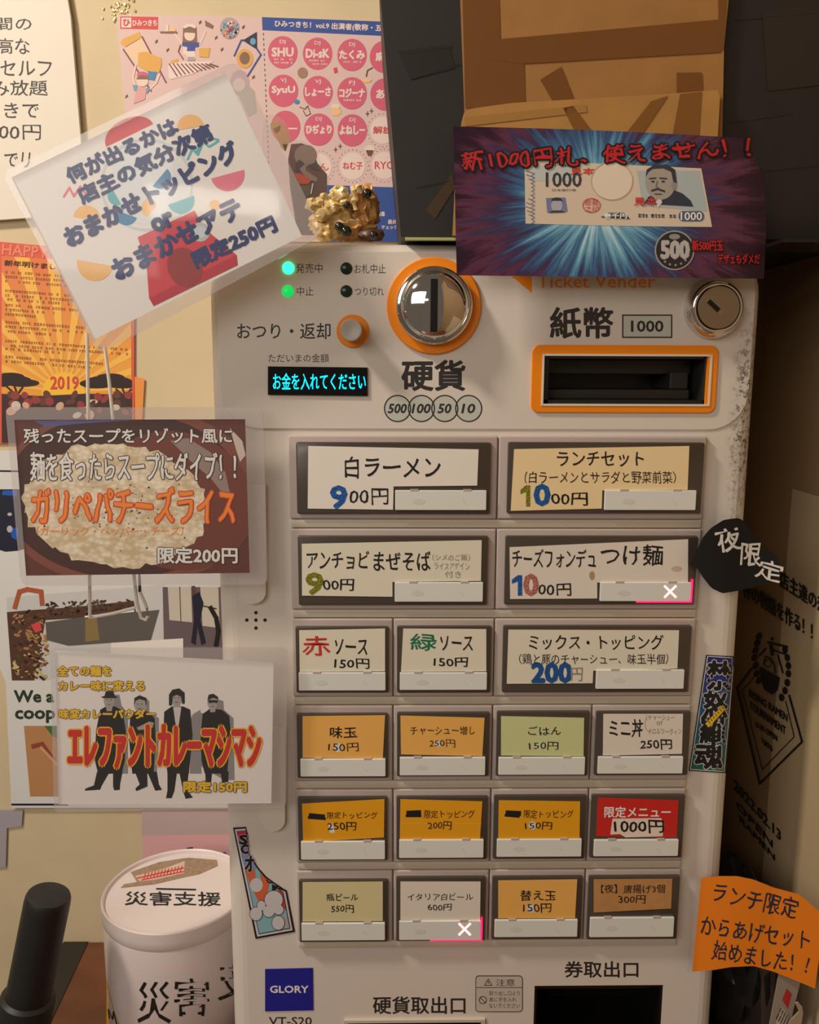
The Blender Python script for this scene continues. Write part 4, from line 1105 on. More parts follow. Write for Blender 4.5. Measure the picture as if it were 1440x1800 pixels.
gs = Mesh().box(at(712, 416, .004).x, at(800, 416, .004).x, -.0035, .0015, TOPZ - .0035 + .0040, TOPZ + .0022, mat('pale_green_paper', (176, 184, 110), .7)).build('paper_strip'); tag(gs, 'thin pale green paper strip under the black carton', 'paper')
# bracket shelf visible at the far right below the carton: the carton flap
fl = Mesh(); zf = at(1400, 420, -.045).z
fl.box(at(1347, 420, -.02).x, XR - .0008, -.046, .0015, zf - .0022, zf, mat('black_flap', (24, 22, 21), .3)).build('carton_flap', bc, label='folded out black flap')

# gold figurine
YG = .035
gf = thing('gold_figurine', 'lumpy gold lucky figurine on the machine top beside the laminated sign', 'figurine', at(605, 420, YG))
GOLD = mat('aged_gold', (228, 192, 128), .35, .15, vary=.3, scale=160, bump=.4); GOLD2 = mat('pale_gold', (240, 212, 152), .25, .2, vary=.2, scale=300); BEAD = mat('dark_bead', (26, 26, 24), .12, coat=1.0); AMB = mat('amber_resin', (204, 150, 88), .3, .2, vary=.2, scale=200)
zs = TOPZ
def gp(x, y, Y=YG): return at(460 + x / 6, 180 + y / 6, Y)
b = Mesh(); b.lump(gp(800, 1270), .0125, GOLD, 1.5, .9, .95, 4, .35, 150, 3); b.lump(gp(690, 1350, .03), .009, GOLD, 1.1, .9, .9, 4, .3, 150, 5); b.lump(gp(1080, 1120), .0125, AMB, .85, .8, 1.35, 4, .35, 140, 8); b.lump(gp(980, 1330), .010, AMB, 1.6, .9, .9, 4, .3, 150, 11); b.lump(gp(1150, 1400, .03), .007, mat('dark_amber', (92, 60, 40), .35), 1.5, .9, .7, 3, .3, 150, 14)
b.build('figurine_body', gf, True)
for i, (x, y, r) in enumerate(((540, 1090, 4.6), (610, 1050, 3.5), (640, 1170, 5), (720, 1080, 4.4), (700, 1160, 3.8), (840, 960, 5), (800, 1000, 3.6), (880, 1060, 4), (760, 1120, 3.6), (620, 1210, 3.6))):
    Mesh().lump(gp(x, y, YG - .012), r * .001, GOLD2, 1.2, 1, .9, 2, .5, 300, i).build('gold_nugget', gf, True, label='bright gold nugget')
for x, y, dx, dy in ((500, 1040, 90, 30), (640, 985, 60, 40), (960, 900, 40, 120), (960, 1000, 30, 130), (1010, 890, 40, 60), (720, 1000, 90, -30), (1100, 940, 60, 60), (560, 1130, 60, 40), (740, 950, 110, -50)):
    p = gp(x, y, YG - .010); q = gp(x + dx, y + dy, YG - .012); mid = (p + q) / 2 + Vector((0, -.003, .001))
    Mesh().tube([p, mid, q], .0021, GOLD2, 8).build('gold_curl', gf, True, label='bright gold curl')
for x, y, r in ((820, 1310, 3.4), (890, 1360, 4.2), (1110, 960, 3.6), (900, 1080, 3.0), (1180, 1400, 3.2)):
    Mesh().lump(gp(x, y, YG - .0135), r * .001, BEAD, 1, 1, 1, 3, 0).build('bead', gf, True, label='glossy dark bead')

# acrylic standee
YS = .055
ac = thing('acrylic_stand', 'clear acrylic standee with brown printed figure behind the tilted sign', 'figurine', at(540, 400, YS))
G6 = lambda l: [(460 + x / 6, 180 + y / 6) for x, y in l]
zpt = G6([(10, 560), (15, 260), (40, 170), (90, 130), (180, 150), (250, 210), (300, 330), (325, 400), (420, 405), (520, 440), (590, 520), (640, 680), (710, 780), (710, 960), (690, 1060), (640, 1450), (200, 1450), (60, 900)])
pl_ = [at(x, y, YS) for x, y in zpt]
for p in pl_: p.z = max(p.z, TOPZ + .0035)
n_ = len(pl_); pb = [p + Vector((0, .003, 0)) for p in pl_]
Mesh().add(pl_ + pb, [tuple(range(n_))[::-1], tuple(range(n_, 2 * n_))] + [(i, (i + 1) % n_, n_ + (i + 1) % n_, n_ + i) for i in range(n_)], FILMB).build('clear_board', ac, label='clear acrylic board')
g = Art(flat(YS + .0015), 0, .00008)
DB = mat('figure_brown', (92, 62, 58), .5); TAN = mat('figure_tan', (186, 146, 100), .5); GR = mat('figure_grey_brown', (138, 116, 104), .5); DKB = mat('figure_dark', (62, 44, 44), .5); FR_ = mat('figure_red', (190, 66, 40), .5); FGN = mat('figure_olive', (92, 84, 64), .5)
base_pts = G6([(280, 600), (310, 440), (420, 430), (530, 470), (590, 640), (690, 760), (690, 940), (640, 1060), (600, 1400), (380, 1400), (300, 900)])
g.sheet(base_pts, DB, .0004)
g.poly(G6([(90, 230), (120, 195), (180, 195), (240, 240), (300, 370), (290, 430), (250, 520), (210, 480), (160, 380), (110, 290)]), TAN, 1); g.poly(G6([(120, 280), (200, 240), (190, 300), (150, 330)]), mat('figure_tan_dark', (140, 98, 66), .5), 2); g.poly(G6([(220, 440), (270, 440), (250, 520)]), DKB, 2)
g.ell(*G6([(465, 560)])[0], 20, 19, GR, 2); g.poly(G6([(360, 640), (400, 600), (470, 660), (440, 720), (360, 740)]), DKB, 3); g.poly(G6([(480, 660), (570, 640), (620, 720), (520, 710)]), DKB, 3)
g.poly(G6([(400, 700), (470, 640), (470, 720), (590, 800), (580, 840), (470, 800)]), GR, 4); g.poly(G6([(340, 740), (420, 760), (530, 820), (490, 860), (400, 860)]), FR_, 5); g.poly(G6([(400, 880), (520, 870), (500, 1000), (460, 1000)]), FGN, 4); g.line(G6([(540, 860), (520, 960)]), 2.5, SW, 6)
g.build('printed_figure', ac, label='brown printed figure')
p = at(520, 420, YS)
Mesh().box(p.x - .018, p.x + .022, YS - .008, YS + .012, TOPZ + .0004, TOPZ + .0032, FILMB).build('stand_base', ac, label='clear base')

# ================================================================== PAPERS ON THE BACK WALL
YP = YW - .002
def shadefree(pts, m, t=.0006, Y=YP, step=.0001):
    q = Art(flat(Y), 0, step); q.sheet(pts, m, t); return q
# handwritten sheet, upper left
YH = YW - .006
g = shadefree([(-40, -40), (112, -40), (124, 30), (152, 370), (150, 376), (-40, 389)], mat('handwriting_paper', (232, 224, 210), .7), .004, YH)
for t_, x0, y0, x1, y1 in (('間の', -8, 31, 56, 53), ('高な', -4, 67, 52, 95), ('セルフ', 0, 106, 90, 133), ('み放題', -14, 141, 83, 168), ('きで', 8, 180, 68, 208), ('900円', -22, 219, 72, 246), ('でリ', 8, 268, 53, 294)):
    g.text(t_, x0, y0, x1, y1, mat('pencil_black', (66, 62, 58), .6), 1, .1, None, .7)
o = g.build('handwritten_sheet'); tag(o, 'white handwritten paper cut off at the upper left corner of the wall', 'paper')

# pink event flyer
g = shadefree([(205, 26), (330, 27), (461, 30), (690, 39), (720, 425), (476, 425), (236, 400)], mat('flyer_pink', (222, 192, 188), .6), .0006)
FB = mat('flyer_blue', (52, 82, 158), .6); FP = mat('flyer_magenta', (214, 98, 124), .6); FW = mat('flyer_white', (236, 214, 206), .6); FR = mat('flyer_red_badge', (214, 76, 74), .6); HL = mat('flyer_outline', (92, 64, 60), .6)
g.poly([(460.5, 30), (690, 38.5), (694, 64), (461.5, 53)], FB, 1); g.tline('ひみつきち！vol.9 出演者(敬称・五十音順)', (483, 42), (712, 52), 13, FW, 2, .4)
g.poly([(566, 325), (712, 330), (720, 425), (570, 425)], FB, 1)
g.text('の順番', 654, 372, 677, 380, FW, 2, .2); g.text('最終も', 682, 386, 706, 394, FW, 2, .2); g.text('チェックナ', 671, 396, 706, 403, FW, 2, .2)
for y in range(40, 410, 9): g.rect(461.5 + (y - 40) * .042, y, 463 + (y - 40) * .042, y + 4, HL, 1)
cir = [(497, 92, 'DJ', 'SHU', ['Hello Monday', 'Club']), (558.4, 94.4, 'DJ', 'Di-sK', ['weekend', 'vocal set']), (619, 96.7, 'DJ', 'たくみ', ['Saturday']), (676, 100, 'DJ', '麻さ', []),
       (498.4, 159.6, 'VJ', 'SyuU', []), (559, 161.8, 'VJ', 'しょーさ', []), (619, 164, 'FJ', 'コジーナ', ['カフェ']), (677, 166, '', 'あい', []), (502, 223, '', '', []), (560.4, 227.8, 'DJ', 'ひぢょり', []), (619.6, 229.3, 'DJ', 'よねしー', [])]
for cx, cy, a_, b_, ls in cir:
    g.ell(cx, cy, 26, 28.5, FP, 1)
    if a_: g.text(a_, cx - 5, cy - 22, cx + 5, cy - 14, FW, 2, .2)
    if not b_: g.line([(508, 226), (522, 226)], 2.6, FW, 3); continue
    hw = min(20, 6.2 * len(b_)) if b_.isascii() else min(22, 7.5 * len(b_))
    g.text(b_, cx - hw, cy - 8, cx + hw, cy + 7, FW, 2, .9)
    for i in range(len(ls)): g.scribble(cx - 15, cy + 12 + 6 * i, cx + 15, cy + 12.5 + 6 * i, FW, 2, 3.2)
for cx, cy, t_ in ((673, 229, '解説'), (561, 294, 'しん'), (620, 292, 'ねむ子'), (676, 291, 'RYO')):
    g.ell(cx, cy, 22, 24, FW, 1)
    for k_ in range(24): a = k_ * math.pi / 12; g.ell(cx + 27 * math.cos(a), cy + 29 * math.sin(a), .8, .8, HL, 1, n=6)
    g.text(t_, cx - 17, cy - 7, cx + 17, cy + 6, FR, 2, .3)
g.ell(532, 128, 9, 9.5, mat('flyer_tan', (164, 128, 106), .6), 2); g.poly([(586, 120), (592, 118), (594, 127), (588, 129)], FR, 2); g.ell(645, 139, 9, 6, co, 2, a0=0, a1=180); g.line([(644, 134), (646, 124), (655, 119)], 2, HL, 2)
g.ell(590, 187, 8, 5, FW, 2); g.rect(585, 189, 596, 203, co, 2); g.rect(596, 192, 600, 200, co, 2); g.ell(650, 262, 9, 7, FW, 2); g.poly([(643, 264), (657, 264), (653, 274), (647, 274)], mat('flyer_brown', (120, 74, 60), .6), 2); g.ell(522, 179, 5, 4, cb, 2); g.line([(527, 188), (536, 192), (541, 186), (546, 200), (538, 204), (533, 194)], 1.3, HL, 2)
for x, y in ((590, 263), (598, 257), (646, 200), (653, 195)): g.line([(x - 3, y), (x + 3, y)], 1.2, HL, 2); g.line([(x, y - 4), (x, y + 4)], 1.2, HL, 2)
V = lambda l: [(200 + x / 5.333, 10 + y / 5.333) for x, y in l]
def vp(l, m, L): g.poly(V(l), m, L)
vp([(60, 100), (415, 105), (415, 222), (60, 215)], FR, 1); vp([(72, 112), (165, 112), (165, 205), (72, 205)], FW, 2)
g.text('ひ', *V([(88, 128)])[0], *V([(150, 190)])[0], FR, 3, .6); g.text('ひみつきち', *V([(175, 135)])[0], *V([(405, 190)])[0], FW, 2, .4)
# serving girl
hb = mat('flyer_hair', (136, 104, 88), .6); sk = mat('flyer_skin', (238, 210, 194), .6); bl = mat('flyer_dress', (66, 82, 150), .6); yl = mat('flyer_cake', (226, 170, 84), .6); gy = mat('flyer_grey', (176, 166, 164), .6); wn = mat('flyer_wine', (128, 74, 78), .6); lbw = mat('flyer_lightblue', (112, 164, 190), .6)
vp([(645, 345), (650, 210), (690, 175), (745, 175), (775, 210), (780, 340)], hb, 2); g.ell(*V([(712, 275)])[0], 9.5, 10, sk, 3); vp([(665, 250), (670, 215), (712, 200), (755, 215), (760, 255)], hb, 4); vp([(650, 195), (690, 170), (740, 170), (772, 195), (765, 215), (712, 195), (660, 215)], FW, 5)
vp([(640, 345), (805, 345), (795, 385), (760, 390), (760, 425), (685, 425), (690, 385), (640, 375)], bl, 2); vp([(650, 390), (690, 390), (690, 470), (650, 450)], FW, 2); vp([(690, 425), (760, 425), (775, 500), (680, 500)], FW, 2); vp([(690, 480), (760, 480), (760, 515), (690, 515)], gy, 3)
g.line(V([(570, 260), (640, 355)]), 3, sk, 2); g.line(V([(805, 365), (860, 240)]), 3, sk, 2); g.line(V([(440, 248), (590, 252)]), 3, hb, 3); vp([(490, 180), (510, 175), (515, 240), (490, 240)], FW, 3); vp([(520, 215), (580, 215), (580, 240), (520, 240)], co, 3); vp([(855, 135), (935, 185), (925, 215), (860, 190)], hb, 3)
vp([(510, 560), (560, 530), (940, 520), (745, 640), (540, 690), (515, 680)], FW, 2)
for i in range(11): x = 520 + i * 38; g.line(V([(x, 545), (x + 75, 660 - i * 9)]), 2.2, wn, 3)
vp([(795, 400), (905, 395), (890, 485), (800, 480)], yl, 3); vp([(530, 520), (600, 495), (600, 530), (540, 545)], yl, 3); g.line(V([(625, 370), (605, 430), (650, 500)]), 2, wn, 3)
# framed picture, cake carrier
g.line(V([(90, 410), (350, 800)]), 2.5, wn, 2); g.line(V([(265, 290), (490, 720)]), 2.5, wn, 2); vp([(60, 350), (85, 310), (240, 245), (255, 300), (110, 385)], yl, 2); vp([(100, 410), (260, 300), (350, 450), (220, 560)], mat('flyer_cream', (236, 202, 170), .6), 1)
vp([(230, 440), (300, 430), (445, 490), (450, 545), (425, 630), (310, 610), (225, 560)], yl, 3); vp([(320, 615), (405, 620), (380, 700), (330, 690)], cb, 3); g.ell(*V([(270, 705)])[0], 10, 10, sk, 4); g.ell(*V([(272, 690)])[0], 11, 7, hb, 5, a0=180, a1=360); g.ell(*V([(270, 650)])[0], 10, 6, FP, 4)
g.line(V([(205, 560), (180, 680), (205, 760)]), 3, sk, 3); g.line(V([(430, 640), (400, 720), (340, 780)]), 3, sk, 3); vp([(175, 740), (220, 745), (215, 800), (190, 795)], lbw, 4); vp([(300, 770), (340, 775), (310, 830)], lbw, 4); vp([(215, 760), (310, 770), (290, 880), (185, 920)], mat('flyer_rose', (226, 164, 168), .6), 3)
# mirror ball, pennant frame
g.ell(*V([(1085, 210)])[0], 17, 19, gy, 2)
for i in range(60):
    a, r_ = random.random() * 6.28, math.sqrt(random.random()) * 85; x, y = V([(1085 + r_ * math.cos(a), 215 + r_ * math.sin(a))])[0]; g.rect(x - 1.6, y - 2, x + 1.6, y + 2, random.choice([FR, cb, FW, yl, lbw, wn]), 3)
g.line(V([(1130, 470), (1195, 325), (1240, 322)]), 3, bl, 2); g.line(V([(1345, 410), (1380, 460), (1255, 660)]), 3, bl, 2); vp([(1210, 325), (1340, 245), (1342, 410)], mat('flyer_navy', (44, 50, 82), .6), 3); g.ell(*V([(1305, 335)])[0], 5, 6, lbw, 4); g.ell(*V([(1228, 495)])[0], 14.5, 17, yl, 2); g.ell(*V([(1228, 492)])[0], 9, 11, hb, 3)
g.ell(*V([(1180, 720)])[0], 17, 22, mat('flyer_mauve', (196, 160, 170), .6), 1); g.ell(*V([(1175, 740)])[0], 11, 12, mat('flyer_pale', (220, 198, 190), .6), 2); vp([(1150, 800), (1250, 740), (1320, 800), (1340, 1000), (1260, 1040)], mat('flyer_grey_green', (178, 170, 158), .6), 1)
for x, y in ((400, 335), (505, 415), (960, 300), (1015, 410), (1215, 200), (810, 155), (120, 850), (1310, 670)): g.line(V([(x - 8, y + 15), (x + 8, y - 15)]), 1.6, HL, 2); g.line(V([(x - 12, y - 4), (x + 12, y + 4)]), 1.2, HL, 2)
o = g.build('event_flyer'); tag(o, 'pink event flyer with magenta circles and drawn girls on the back wall', 'flyer')

# orange new year poster
def sunset(nt, b):
    b.inputs['Roughness'].default_value = .6
    uv = nt.nodes.new('ShaderNodeUVMap'); sp = nt.nodes.new('ShaderNodeSeparateXYZ'); nt.links.new(uv.outputs[0], sp.inputs[0])
    r = nt.nodes.new('ShaderNodeValToRGB'); nt.links.new(sp.outputs[1], r.inputs[0]); e_ = r.color_ramp.elements
    e_[0].position = .1; e_[0].color = lin((236, 160, 54)); e_[1].position = .9; e_[1].color = lin((226, 124, 74)); q = e_.new(.4); q.color = lin((236, 164, 66))
    nt.links.new(r.outputs[0], b.inputs['Base Color'])


SUN = ramp_material('sunset_print', sunset)
Q = [(-20, 424), (228, 446), (232, 780), (-20, 780)]
g = Art(flat(YP), 0, .0001, (0, 424, 240, 780)); g.sheet([(-20, 423), (236, 447), (236, 780), (-20, 780)], mat('poster_coral', (220, 96, 74), .6), .0006)
def shape(pts, m, L):
    p_ = clipq(pts, [(3, 450), (230, 464), (232, 778), (3, 778)])
    if len(p_) > 2: g.poly(p_, m, L)
shape([(3, 450), (230, 464), (232, 778), (3, 778)], SUN, 1)
RAY = mat('poster_ray', (246, 188, 84), .6)
for k_ in range(14):
    a = math.radians(180 + 6 + k_ * 12.8); c_, s_ = (112, 690), 300
    shape([c_, (c_[0] + s_ * math.cos(a), c_[1] + s_ * math.sin(a)), (c_[0] + s_ * math.cos(a + .1), c_[1] + s_ * math.sin(a + .1))], RAY, 2)
g.tline('HAPPY NEW YEAR', (4, 438), (228, 455), 19, mat('poster_coral_pale', (236, 136, 108), .6), 2, .6)
g.tline('新年明けましておめでとう', (8, 462), (190, 476), 10, mat('poster_brown_text', (92, 50, 26), .6), 3, .5)
BT = mat('poster_small_text', (160, 98, 50), .6)
for i, (y, x1) in enumerate(((478, 150), (486, 150), (494, 120), (511, 130), (519, 130), (526, 120), (536, 140), (544, 95), (552, 60), (566, 150), (574, 150), (582, 90), (599, 225), (607, 225), (613, 110), (627, 180), (635, 160))):
    g.scribble(9, y, x1, y + x1 * .07, BT, 3, 4.6)
shape(ellp(112, 692, 38, 38), mat('poster_sun', (248, 196, 60), .6), 3); g.text('2019', 89, 662, 138, 684, FR, 5, .8)
SIL = mat('poster_silhouette', (46, 30, 26), .6)
for cx, cy, s_ in ((15, 668, 1.0), (190, 670, 1.05)):
    for dx, dy, rx, ry in ((0, 0, 40, 9), (-18, 4, 30, 8), (24, 5, 30, 7), (4, -6, 24, 7)): shape(ellp(cx + dx * s_, cy + dy * s_, rx * s_, ry * s_, n=20), SIL, 4)
for l in ([(24, 676), (30, 692), (28, 705)], [(40, 680), (30, 694)], [(10, 678), (26, 692)], [(214, 680), (220, 695), (218, 716)], [(230, 684), (220, 698)], [(204, 684), (218, 696)]): g.line(l, 3.2, SIL, 4)
shape([(0, 692), (70, 696), (150, 692), (232, 694), (232, 780), (0, 780)], mat('poster_dusk', (64, 44, 40), .6), 4)
rdk = [mat('poster_crowd_red', (150, 62, 62), .6), mat('poster_crowd_brown', (104, 62, 54), .6), mat('poster_crowd_skin', (214, 168, 140), .6), mat('poster_crowd_white', (210, 196, 184), .6)]
for i in range(34):
    x, y = random.uniform(4, 226), random.uniform(692, 730); shape(ellp(x, y, random.uniform(4, 9), random.uniform(5, 10), random.uniform(0, 90), n=14), random.choice(rdk[:2] if y < 706 else rdk), 5)
o = g.build('new_year_poster'); tag(o, 'orange sunset new year poster on the back wall behind the signs', 'poster')
g = shadefree([(236.5, 662), (254, 666), (247, 790), (238, 790)], mat('orange_strip', (236, 152, 70), .6)); o = g.build('orange_leaflet'); tag(o, 'narrow orange leaflet edge showing right of the new year poster', 'leaflet')

# company poster
YC = YW - .004
g = shadefree([(-30, 792), (405, 792), (408, 1420), (20, 1420), (10, 1200), (-30, 1100)], mat('company_poster_white', (222, 222, 220), .6), .0008, YC)
g.poly([(-30, 826), (40, 827), (40, 830), (-30, 829)], INK, 1)
PB = mat('photo_blue', (28, 92, 186), .5); PD = mat('photo_navy', (30, 30, 52), .5); PG = mat('photo_grey', (190, 186, 196), .5)
g.poly([(-30, 860), (60, 860), (60, 960), (32, 968), (10, 970), (-30, 958)], PD, 1); g.poly([(5, 862), (30, 862), (28, 872), (3, 870)], PB, 2); g.poly([(18, 928), (32, 928), (30, 950), (20, 944)], PB, 2); g.ell(17, 904, 4, 3, PG, 2); g.ell(17, 930, 5, 6, PG, 2)
# scrap yard photo
g.poly([(11, 1050), (290, 1028), (290, 1150), (245, 1150), (85, 1195), (21, 1196)], mat('photo_sky', (206, 206, 206), .5), 1)
g.poly([(12, 1076), (60, 1072), (120, 1068), (180, 1062), (235, 1056), (240, 1080), (80, 1090), (60, 1196), (21, 1196)], mat('photo_scrap', (86, 58, 44), .5), 2)
for i in range(190):
    x = random.uniform(16, 84); y = random.uniform(1075, 1192); s_ = random.uniform(2, 7)
    if x < 22 + (y - 1075) * .03: continue
    g.ell(x, y, s_, s_ * .45, random.choice([mat('scrap_tan', (170, 130, 84), .5), mat('scrap_rust', (120, 66, 44), .5), mat('scrap_dark', (52, 38, 34), .5), mat('scrap_cream', (206, 186, 130), .5), mat('scrap_brown', (94, 70, 46), .5)]), 3, rot=random.uniform(-60, 60), n=6)
for i in range(120):
    x = random.uniform(82, 235); y = random.uniform(1059, 1082) - (x - 82) * .03; g.ell(x, y, random.uniform(2, 5), 2, random.choice([mat('scrap_dark', (52, 38, 34), .5), mat('scrap_brown', (94, 70, 46), .5), mat('scrap_mauve', (96, 76, 74), .5)]), 3, rot=random.uniform(-60, 60), n=6)
g.line([(26, 1068), (34, 1040), (48, 1036), (72, 1040), (74, 1062)], 8, mat('scrap_crane', (176, 92, 56), .5), 4); g.poly([(54, 1098), (70, 1093), (74, 1108), (62, 1112)], FR, 5)
g.poly([(80, 1094), (150, 1084), (280, 1072), (265, 1125), (120, 1135), (82, 1125)], mat('photo_truck', (96, 92, 88), .5), 4); g.poly([(150, 1088), (170, 1085), (175, 1125), (150, 1128)], mat('photo_olive', (140, 122, 76), .5), 5); g.line([(150, 1084), (235, 1074)], 3, WHITEINK, 6)
g.poly([(195, 1130), (322, 1122), (322, 1160), (195, 1160)], WHITE, 7)
# workshop photo
g.poly([(286, 1032), (392, 1032), (392, 1160), (322, 1160), (322, 1122), (288, 1124)], mat('photo_floor', (106, 92, 98), .5), 5); g.poly([(295, 1032), (336, 1032), (338, 1094), (298, 1090)], mat('photo_wall', (204, 196, 182), .5), 6); g.poly([(352, 1032), (384, 1032), (386, 1104), (356, 1100)], mat('photo_wall', (204, 196, 182), .5), 6); g.line([(316, 1032), (318, 1092)], 1.5, HL, 7); g.line([(340, 1032), (345, 1112)], 6, mat('photo_post', (96, 70, 56), .5), 7)
g.poly([(338, 1048), (350, 1040), (358, 1060), (352, 1090), (362, 1130), (354, 1134), (347, 1100), (344, 1134), (336, 1130), (341, 1090)], PD, 8); g.line([(370, 1068), (380, 1086), (384, 1110), (380, 1134)], 8, INK, 8); g.line([(352, 1064), (380, 1070)], 2, INK, 8)
DG = mat('dark_green_print', (42, 62, 46), .5)
g.text('We a', 25, 1214, 94, 1234, DG, 2, 1.0); g.text('coop', 27, 1249, 96, 1270, DG, 2, 1.0)
g.poly([(42, 1276), (110, 1276), (110, 1400), (53, 1400)], mat('photo_tan', (188, 138, 92), .5), 1); g.poly([(78, 1276), (110, 1276), (110, 1300), (92, 1294)], mat('photo_green', (70, 110, 60), .5), 2); g.line([(58, 1312), (74, 1308), (92, 1334)], 8, mat('photo_cloth', (150, 70, 54), .5), 2); g.line([(72, 1314), (100, 1344)], 5, mat('photo_hand', (214, 160, 126), .5), 3)
g.poly([(20, 1412.5), (120, 1412.5), (120, 1416), (20, 1416)], mat('poster_border', (30, 28, 60), .5), 1)
o = g.build('company_poster'); tag(o, 'white poster with scrap yard photos and green lettering behind the lower signs', 'poster')
# pink poster low on the wall, grey taped paper
g = shadefree([(250, 1424), (420, 1424), (420, 1520), (252, 1520)], mat('low_pink_paper', (228, 178, 180), .6), .0006, YW - .0012); g.poly([(250, 1424), (420, 1424), (420, 1466), (250, 1468)], mat('low_mauve_band', (196, 176, 176), .6), 1); g.line([(330, 1492), (338, 1491)], 4, NAVY, 2); g.scribble(345, 1495, 392, 1501, NAVY, 2, 6)
o = g.build('pink_leaflet'); tag(o, 'pink and mauve leaflet on the wall just above the white tin', 'leaflet')
g = shadefree([(-30, 1424), (40, 1424), (38, 1452), (12, 1456), (10, 1524), (-30, 1528)], mat('grey_scrap', (170, 164, 172), .6)); o = g.build('paper_scrap'); tag(o, 'grey torn paper scrap at the left edge of the wall', 'paper')
# glue residue glitter
g = Mesh(); gl = mat('shiny_residue', (236, 214, 150), .12, .4)
for i in range(46):
    x, y = random.gauss(212, 13), random.gauss(18, 14); g.lump(at(x, y, YW - .0004), random.uniform(.0006, .0016), gl, 1, .5, 1.3, 1, .4, 500, i)
o = g.build('glue_residue'); tag(o, 'speckled shiny glue residue on the wall above the flyer', 'residue', kind='stuff')

# white wire hanger behind the signs
wr = Mesh(); WR = mat('white_wire', (226, 220, 208), .35)
wr.tube([at(153, 585, .004), at(155, 720, .004), at(157, 900, .004), at(158, 1086, .004), at(166, 1084, .004), at(200, 1078, .004), at(238, 1068, .004)], .0013, WR, 8)
wr.tube([at(184, 610, .004), at(192, 670, .004), at(199, 740, .004), at(225, 900, .004), at(238, 1035, .004), at(241, 1060, .004), at(248, 1086, .004), at(256, 1090, .004), at(261, 1082, .004), at(258, 1068, .004), at(246, 1040, .004), at(242, 900, .004)], .0013, WR, 8)
o = wr.build('wire_hanger', None, True); tag(o, 'bent white wire hanger behind the laminated signs left of the machine', 'hanger')

# ================================================================== LOWER LEFT: TABLE, TIN, TUBE
TZ = TABLE
tb = thing('side_table', 'dark brown wooden table top with a black edge below the white tin', 'table', (-.1, .05, TZ - .03))
x_in = atz(155, 1657, TZ).x
yb_ = YW - .001
pa, pb_ = atz(155, 1657, TZ), atz(92, 1792, TZ)
dirv = (pb_ - pa) / (pb_.y - pa.y)
def ex(Y, off=0): return pa.x + dirv.x * (Y - pa.y) + off
y0t = -.30
wd = mat('brown_wood', (106, 60, 34), .45, vary=.25, scale=22, coat=.2)
vs = [Vector((ex(yb_), yb_, TZ)), Vector((XR - .001, yb_, TZ)), Vector((XR - .001, y0t, TZ)), Vector((ex(y0t), y0t, TZ))]
vs2 = [v - Vector((0, 0, .028)) for v in vs]
Mesh().add(vs + vs2, [(3, 2, 1, 0), (4, 5, 6, 7), (0, 1, 5, 4), (1, 2, 6, 5), (2, 3, 7, 6), (3, 0, 4, 7)], wd).build('table_top', tb)
wdt = .026
vs = [Vector((ex(yb_) - wdt, yb_, TZ + .001)), Vector((ex(yb_), yb_, TZ + .001)), Vector((ex(y0t), y0t, TZ + .001)), Vector((ex(y0t) - wdt, y0t, TZ + .001))]; vs2 = [v - Vector((0, 0, .030)) for v in vs]
Mesh().add(vs + vs2, [(3, 2, 1, 0), (4, 5, 6, 7), (0, 1, 5, 4), (1, 2, 6, 5), (2, 3, 7, 6), (3, 0, 4, 7)], mat('black_edge_trim', (36, 32, 28), .5)).build('edge_band', tb, label='black edge band')
# donation tin
YT = .105
cl_, cr_ = at(184, 1560, YT), at(436, 1560, YT); R = (cr_.x - cl_.x) / 2; tc = Vector((cl_.x + R, YT, TZ + .0008)); lidz = at(184, 1563, YT).z
tin = thing('donation_tin', 'white round donation tin with black handwriting, standing beside the machine', 'tin', tc)
TW = mat('tin_white', (226, 214, 212), .4); H = lidz - tc.z
up = Vector((0, 0, 1))
tinm = Mesh().lathe(tc, [(R * .97, 0), (R * .99, .002), (R * .99, H - .018), (R * .985, H - .0165), (R * 1.0, H - .0145), (R * 1.005, H - .008), (R * 1.0, H), (R * .985, H + .0012), (R * .965, H), (R * .955, H - .003), (.001, H - .003)], TW, 96, up)
lidS = lambda px, py, lift=0.0: atz(px, py, tc.z + H - .003 + lift)
g = Art(lidS, .0002, .00006)
rub = mat('rubbed_patch', (158, 132, 108), .7, vary=.2, scale=300)
Y3 = lambda l: [(x / 2.571, 1420 + y / 2.571) for x, y in l]
g.poly(Y3([(590, 290), (720, 245), (850, 225), (980, 235), (985, 262), (900, 300), (840, 312), (700, 345), (545, 362), (560, 345), (620, 335)]), rub, 1); g.poly(Y3([(610, 308), (740, 275), (835, 240), (832, 295), (700, 325), (630, 332)]), mat('label_remnant', (214, 186, 172), .6), 2)
g.line(Y3([(620, 318), (830, 272)]), 2.2, REDINK, 3); g.line(Y3([(640, 326), (830, 288)]), 2.0, REDINK, 3)
for k_ in range(12): x = 650 + k_ * 15; g.line(Y3([(x, 322 - k_ * 3), (x + 8, 296 - k_ * 3)]), 1.8, REDINK, 3)
g.poly(Y3([(706, 362), (886, 366), (886, 373), (706, 369)]), DARK, 2)
g.tline('災害支援', Y3([(565, 410)])[0], Y3([(998, 412)])[0], 24, INK, 2, .3, None, .8)
lid_art = g
def tinS(px, py, lift=0.0):
    v = ray(px, py); rr = R * .99 + lift; ox, oy = CAM.x - tc.x, CAM.y - tc.y
    a_, b_, c_ = v.x ** 2 + v.y ** 2, 2 * (ox * v.x + oy * v.y), ox * ox + oy * oy - rr * rr; D = b_ * b_ - 4 * a_ * c_
    return CAM + v * ((-b_ - math.sqrt(max(D, 0))) / (2 * a_))
g = Art(tinS, .0002, .00006)
